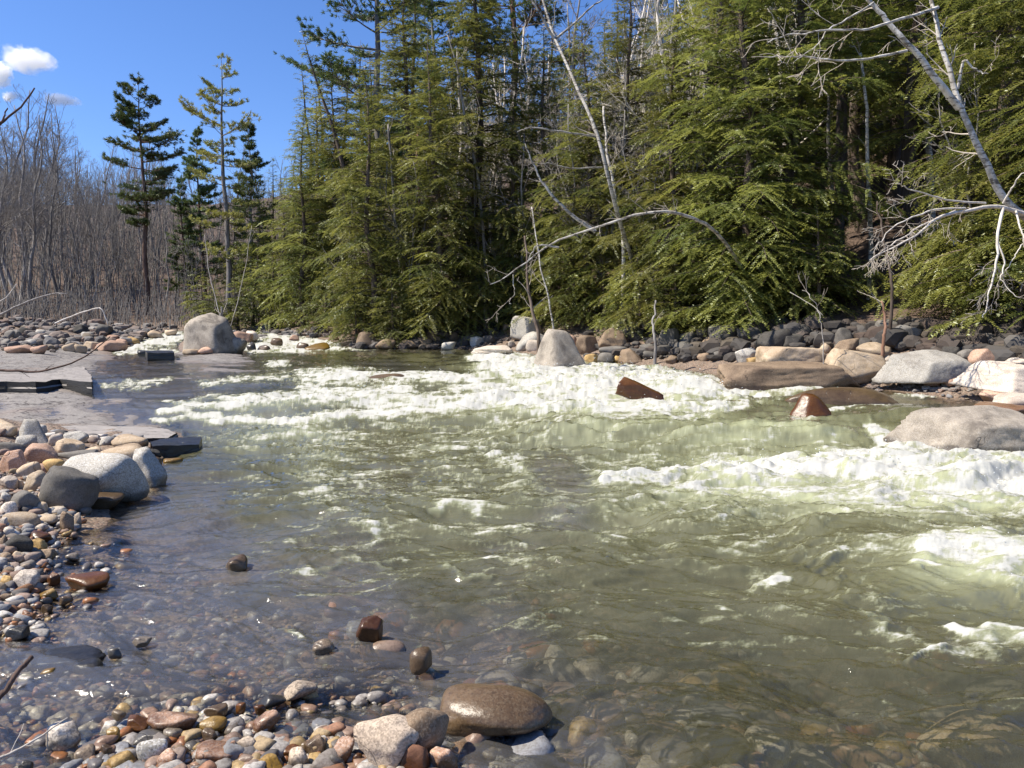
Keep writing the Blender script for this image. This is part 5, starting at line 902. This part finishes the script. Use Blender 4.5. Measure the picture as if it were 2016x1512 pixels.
for (px, d, v, sc) in [(880, 4.5, 3, 1.1), (960, 6, 1, .75), (1045, 5.5, 3, 1.15), (1110, 6.5, 0, .75), (1260, 6, 1, .8), (1340, 5.5, 3, 1.2), (1400, 7, 2, .75), (1470, 6.5, 1, .8), (1540, 8, 3, 1.2), (1180, 8, 2, .8), (1010, 9, 2, .8)]:
    p = at_d(px, d); put('bare_hardwood', (BV[v],), (BRT,), p, rr.uniform(0, 6.28), sc, 'tree', 'bare hardwoods among the hemlocks', None, ['pale twiggy'])
# bare grey hardwoods mixed into the hemlock wood
for (px, d, v, sc) in [(900, 8, 3, 1.0), (1130, 7, 1, .9), (1340, 9, 3, 1.2), (1420, 16, 0, .9), (1080, 18, 1, 1.), (1230, 20, 0, 1.), (1500, 10, 3, 1.1), (1650, 18, 1, 1.), (1760, 22, 0, 1.), (1880, 20, 1, 1.), (1980, 18, 3, 1.4), (960, 20, 0, .9), (1330, 24, 2, .9), (1180, 28, 2, .9), (1450, 28, 0, 1.)]:
    p = at_d(px, d); put('bare_hardwood', (BV[v],), (BRG,), p, rr.uniform(0, 6.28), sc, 'tree', 'bare hardwoods among the hemlocks', None, ['leafless'])
for (px, d, v, sc) in [(880, 3, 3, .62), (975, 3.2, 4, .8), (1050, 3.4, 3, .7), (1165, 3.6, 4, .9), (1215, 4.2, 3, .8), (1290, 4, 4, .8), (1360, 4, 3, .75), (1430, 4.6, 4, .9), (1930, 5.6, 4, .7), (820, 2.6, 4, .8), (700, 2.4, 3, .6)]:
    p = at_d(px, d); put('bare_sapling', (BV[v],), (BRG,), p, rr.uniform(0, 6.28), sc, 'tree', 'bare saplings at the edge of the hemlocks', None, ['thin'])
for (px, d, sc) in [(1940, 3.4, .8), (2000, 3.2, .9), (1610, 4.2, .8), (1560, 3.8, .7), (1480, 3.2, .8), (1420, 2.6, .7), (1345, 2.4, .7), (1215, 2.4, .7), (1910, 5.4, 1.)]:
    p = at_d(px, d); put('young_hemlock', YV[int(px) % 2], (BRK, HEM), (p[0], p[1], p[2]-.05), rr.uniform(0, 6.28), sc, 'tree', 'young hemlocks along the far bank', None, ['low'])
# fallen log and dead sticks
def stick(name, pts, r1, r2, label, mat, seed, side=0, cat='branch', group='dead branches and twigs'):
    r = np.random.default_rng(seed); P = path3(pts, 18); b = P[0].copy(); mb = MB(); P = P-b+np.cumsum(r.normal(0, r1*.25, P.shape), 0); mb.tube(P, np.linspace(r1, r2, 18), 7)
    if side: twigs(mb, P, (r1*.6, r2), r, 0, side, .1, (.4, .9), 5 if side < .3 else 1.2, 0, r2*.6)
    return tag(obj_of(name, mb.mesh(name), mat, None, b), label, cat, group)
stick('fallen_log', [(1658, 438, 27), (1700, 425, 27), (1760, 408, 27.3), (1830, 385, 27.6)], .2, .13, 'dark fallen log lying across the top of the leafy slope', BRK, 1, cat='log')
stick('twig', [(-25, 262, 3.2), (0, 246, 3.2), (40, 217, 3.2), (73, 178, 3.2)], .006, .003, 'bare dark twig poking into the blue sky at the left edge', BRD, 2)
stick('twig', [(-10, 252, 3.1), (5, 235, 3.1), (16, 214, 3.1)], .005, .0025, 'shorter twig beside the one poking into the blue sky', BRD, 3)
stick('twig', [(-30, 729, 5.), (40, 730, 5.), (70, 735, 5), (120, 722, 5), (160, 705, 5), (190, 685, 5.), (216, 660, 5.)], .009, .003, 'thin dark branch reaching across in front of the layered ledge', BRD, 4, .12)
stick('twig', [(-20, 1395, 2.9), (0, 1372, 2.95), (30, 1330, 3.), (75, 1283, 3.1)], .012, .010, 'broken brown stick pointing over the shallows at the left edge', BRD, 5)
stick('twig', [(-20, 1500, 2.7), (30, 1478, 2.75), (80, 1452, 2.8), (130, 1418, 2.85)], .006, .0025, 'thin pale forked twig hanging over the shallows by the cream stone', BRT, 6, .12)
stick('dead_branch', [(-60, 640, 30), (0, 620, 30), (50, 592, 30), (110, 570, 30), (140, 575, 30)], .06, .02, 'grey dead branch lying over the far gravel bar', BRG, 7, .8)
stick('dead_branch', [(110, 636, 33), (155, 617, 33), (202, 605, 33), (216, 640, 33)], .04, .02, 'bent pale dead branch propped on the far gravel bar', BRT, 8)
stick('twig', [(-20, 600, 6.), (10, 590, 6.), (35, 560, 6.)], .006, .003, 'short pale twig at the left edge before the bare wood', BRT, 9)
stick('dead_branch', [(1555, 575, 15.5), (1600, 600, 15.2), (1620, 620, 15)], .007, .003, 'pale dead branch hanging over the dark bank boulders', BRT, 10, .5)
# ------------------------------------------------------------------ small clouds
def cloud(px, py, w, h, label, seed, dens=.16, D=520.):
    c = pt(px, py, D); k = D/F_PX; V, Fc = ico(3); sc = np.array([w*k/2, w*k/2.2, h*k/2])*1.25
    m = NT('cloud_vapour'); O = m.coord('Object'); nv = m.n('ShaderNodeVectorMath', operation='DIVIDE'); m.set(nv.inputs[0], O); nv.inputs[1].default_value = tuple(sc)
    ln = m.n('ShaderNodeVectorMath', operation='LENGTH'); m.set(ln.inputs[0], nv.outputs[0])
    n = m.noise(.085*90/w, O, 5, .62, .4)
    f = m.math('SUBTRACT', m.math('ADD', m.math('SUBTRACT', 1., ln.outputs['Value']), m.math('MULTIPLY', m.math('SUBTRACT', n, .5), 2.2)), .18)
    d = m.math('MULTIPLY', m.ramp(f, 0, .35), dens*30/w)
    vs = m.n('ShaderNodeVolumePrincipled'); vs.inputs['Color'].default_value = (1, 1, 1, 1); vs.inputs['Anisotropy'].default_value = .3; m.set(vs.inputs['Density'], d)
    m.t.links.new(vs.outputs[0], m.out.inputs['Volume'])
    t = math.radians(seed*14-8); V = V*sc
    o = obj_of('cloud', mesh_of('cloud', V, [Fc], True), m.m, None, c); o.rotation_euler = (0, t, 0)
    tag(o, label, 'cloud', 'small clouds', 'thing')
cloud(54, 118, 92, 42, 'biggest small white cloud in the blue sky, tapering to its right', 1, .5)
cloud(0, 144, 40, 48, 'white cloud cut off by the left edge, just under the biggest one', 0, .5)
cloud(20, 190, 30, 16, 'tiny faint cloud puff low over the bare trees', 0, .35)
cloud(120, 197, 66, 20, 'thin wispy cloud streak under the biggest cloud', 1, .3)
# ------------------------------------------------------------------ spray thrown up by the breaking waves
def spray():
    X, Y, Z, fo, lf = WATER_XYZ; r = np.random.default_rng(5); w = lf**2*(fo > .5)*(Y < 26); w = w*Y**2; w /= w.sum()
    i = r.choice(len(X), 2600, p=w); V0, F0 = ico(1); n = len(i); k = Y[i]/9.
    h = np.abs(r.normal(0, .055, n))*np.clip(k, .6, 1.3); c = np.stack([X[i]+r.normal(0, .03, n), Y[i]+r.normal(0, .03, n), Z[i]+h], 1)
    s = (.0025+.006*r.random(n)**3)*np.clip(k, .5, 1.6)
    V = (c[:, None]+V0[None]*s[:, None, None]).reshape(-1, 3); Fc = (F0[None]+(np.arange(n)*len(V0))[:, None, None]).reshape(-1, 3)
    m = NT('water_drops'); b = m.bsdf((.75, .78, .76), .15, None, .5)
    tag(obj_of('spray', mesh_of('spray', V, [Fc], True), m.done(b)), 'drops of spray over the breaking waves', kind='stuff')
spray()
# ------------------------------------------------------------------ labels that single things out
def label_all():
    used = {}; items = []
    for o, d, noun, px, py, s in PEND:
        best = sorted(((math.hypot((px-a)*.8, (py-b)*1.2), ph, a, b) for ph, a, b in LAND))[:4]
        items.append((o, d, noun, px, py, best))
    def rel(px, py, a, b):
        dx, dy = px-a, py-b
        if abs(dx) > abs(dy)*1.1: return 'right of' if dx > 0 else 'left of'
        return 'in front of' if dy > 0 else 'behind'
    groups = {}
    for it in items:
        o, d, noun, px, py, best = it; ph, a, b = best[0][1:]
        groups.setdefault((' '.join(d+[noun]), rel(px, py, a, b), ph), []).append(it)
    ORD = ['nearest', 'second', 'third', 'fourth', 'fifth', 'sixth', 'seventh', 'eighth', 'ninth', 'tenth', 'eleventh', 'twelfth']
    for (k, r_, ph), L in groups.items():
        L.sort(key=lambda q: q[5][0][0])
        for i, it in enumerate(L):
            lb = f'{k} {r_} the {ph}'
            if len(L) > 1:
                if i == 0: lb = f'{k} {r_} the {ph}, nearest to it'
                elif i < 12: lb = f'{k} {r_} the {ph}, {ORD[i]} from it'
            if len(lb.split()) > 16: lb = lb.replace(it[1][-1]+' ', '', 1)
            if lb in used: lb += ' there'
            used[lb] = 1; it[0]['label'] = lb
label_all()
# ------------------------------------------------------------------ sky and sun
SUN_EL = math.radians(52); SX, SY = -.94, -.16
az = math.atan2(SX, SY)                              # clockwise from +Y
w = bpy.data.worlds.new('World'); S.world = w; w.use_nodes = True; nt = w.node_tree
bg = nt.nodes['Background']; sky = nt.nodes.new('ShaderNodeTexSky'); sky.sky_type = 'NISHITA'; sky.sun_disc = False
sky.sun_elevation = SUN_EL; sky.sun_rotation = az; sky.air_density = 1.0; sky.dust_density = .4; sky.ozone_density = 3.5; sky.altitude = 300
hs = nt.nodes.new('ShaderNodeHueSaturation'); hs.inputs['Saturation'].default_value = 1.12; nt.links.new(sky.outputs[0], hs.inputs['Color']); mu_ = nt.nodes.new('ShaderNodeMix'); mu_.data_type = 'RGBA'; mu_.blend_type = 'MULTIPLY'; mu_.inputs[0].default_value = 1; mu_.inputs[7].default_value = (.82, .89, 1.13, 1); nt.links.new(hs.outputs[0], mu_.inputs[6]); nt.links.new(mu_.outputs[2], bg.inputs[0]); bg.inputs[1].default_value = .1
sl = bpy.data.lights.new('sun', 'SUN'); so = bpy.data.objects.new('sun', sl); COL.objects.link(so)
sl.energy = 5.0; sl.angle = math.radians(.55); sl.color = (1, .92, .79)
from mathutils import Vector
d = Vector((SX, SY, 0)).normalized()*math.cos(SUN_EL) + Vector((0, 0, math.sin(SUN_EL)))
so.rotation_euler = d.to_track_quat('Z', 'Y').to_euler(); so.location = (0, 0, 60)
S.view_settings.view_transform = 'Standard'; S.view_settings.look = 'None'; S.view_settings.exposure = .74; S.view_settings.gamma = 1
S.render.engine = 'CYCLES'
c = S.cycles; c.max_bounces = 8; c.transparent_max_bounces = 12; c.diffuse_bounces = 4; c.glossy_bounces = 2; c.transmission_bounces = 4; c.volume_bounces = 16
c.caustics_reflective = False; c.caustics_refractive = False; c.sample_clamp_indirect = 4; c.use_denoising = True
try: c.denoiser = 'OPENIMAGEDENOISE'
except Exception: pass
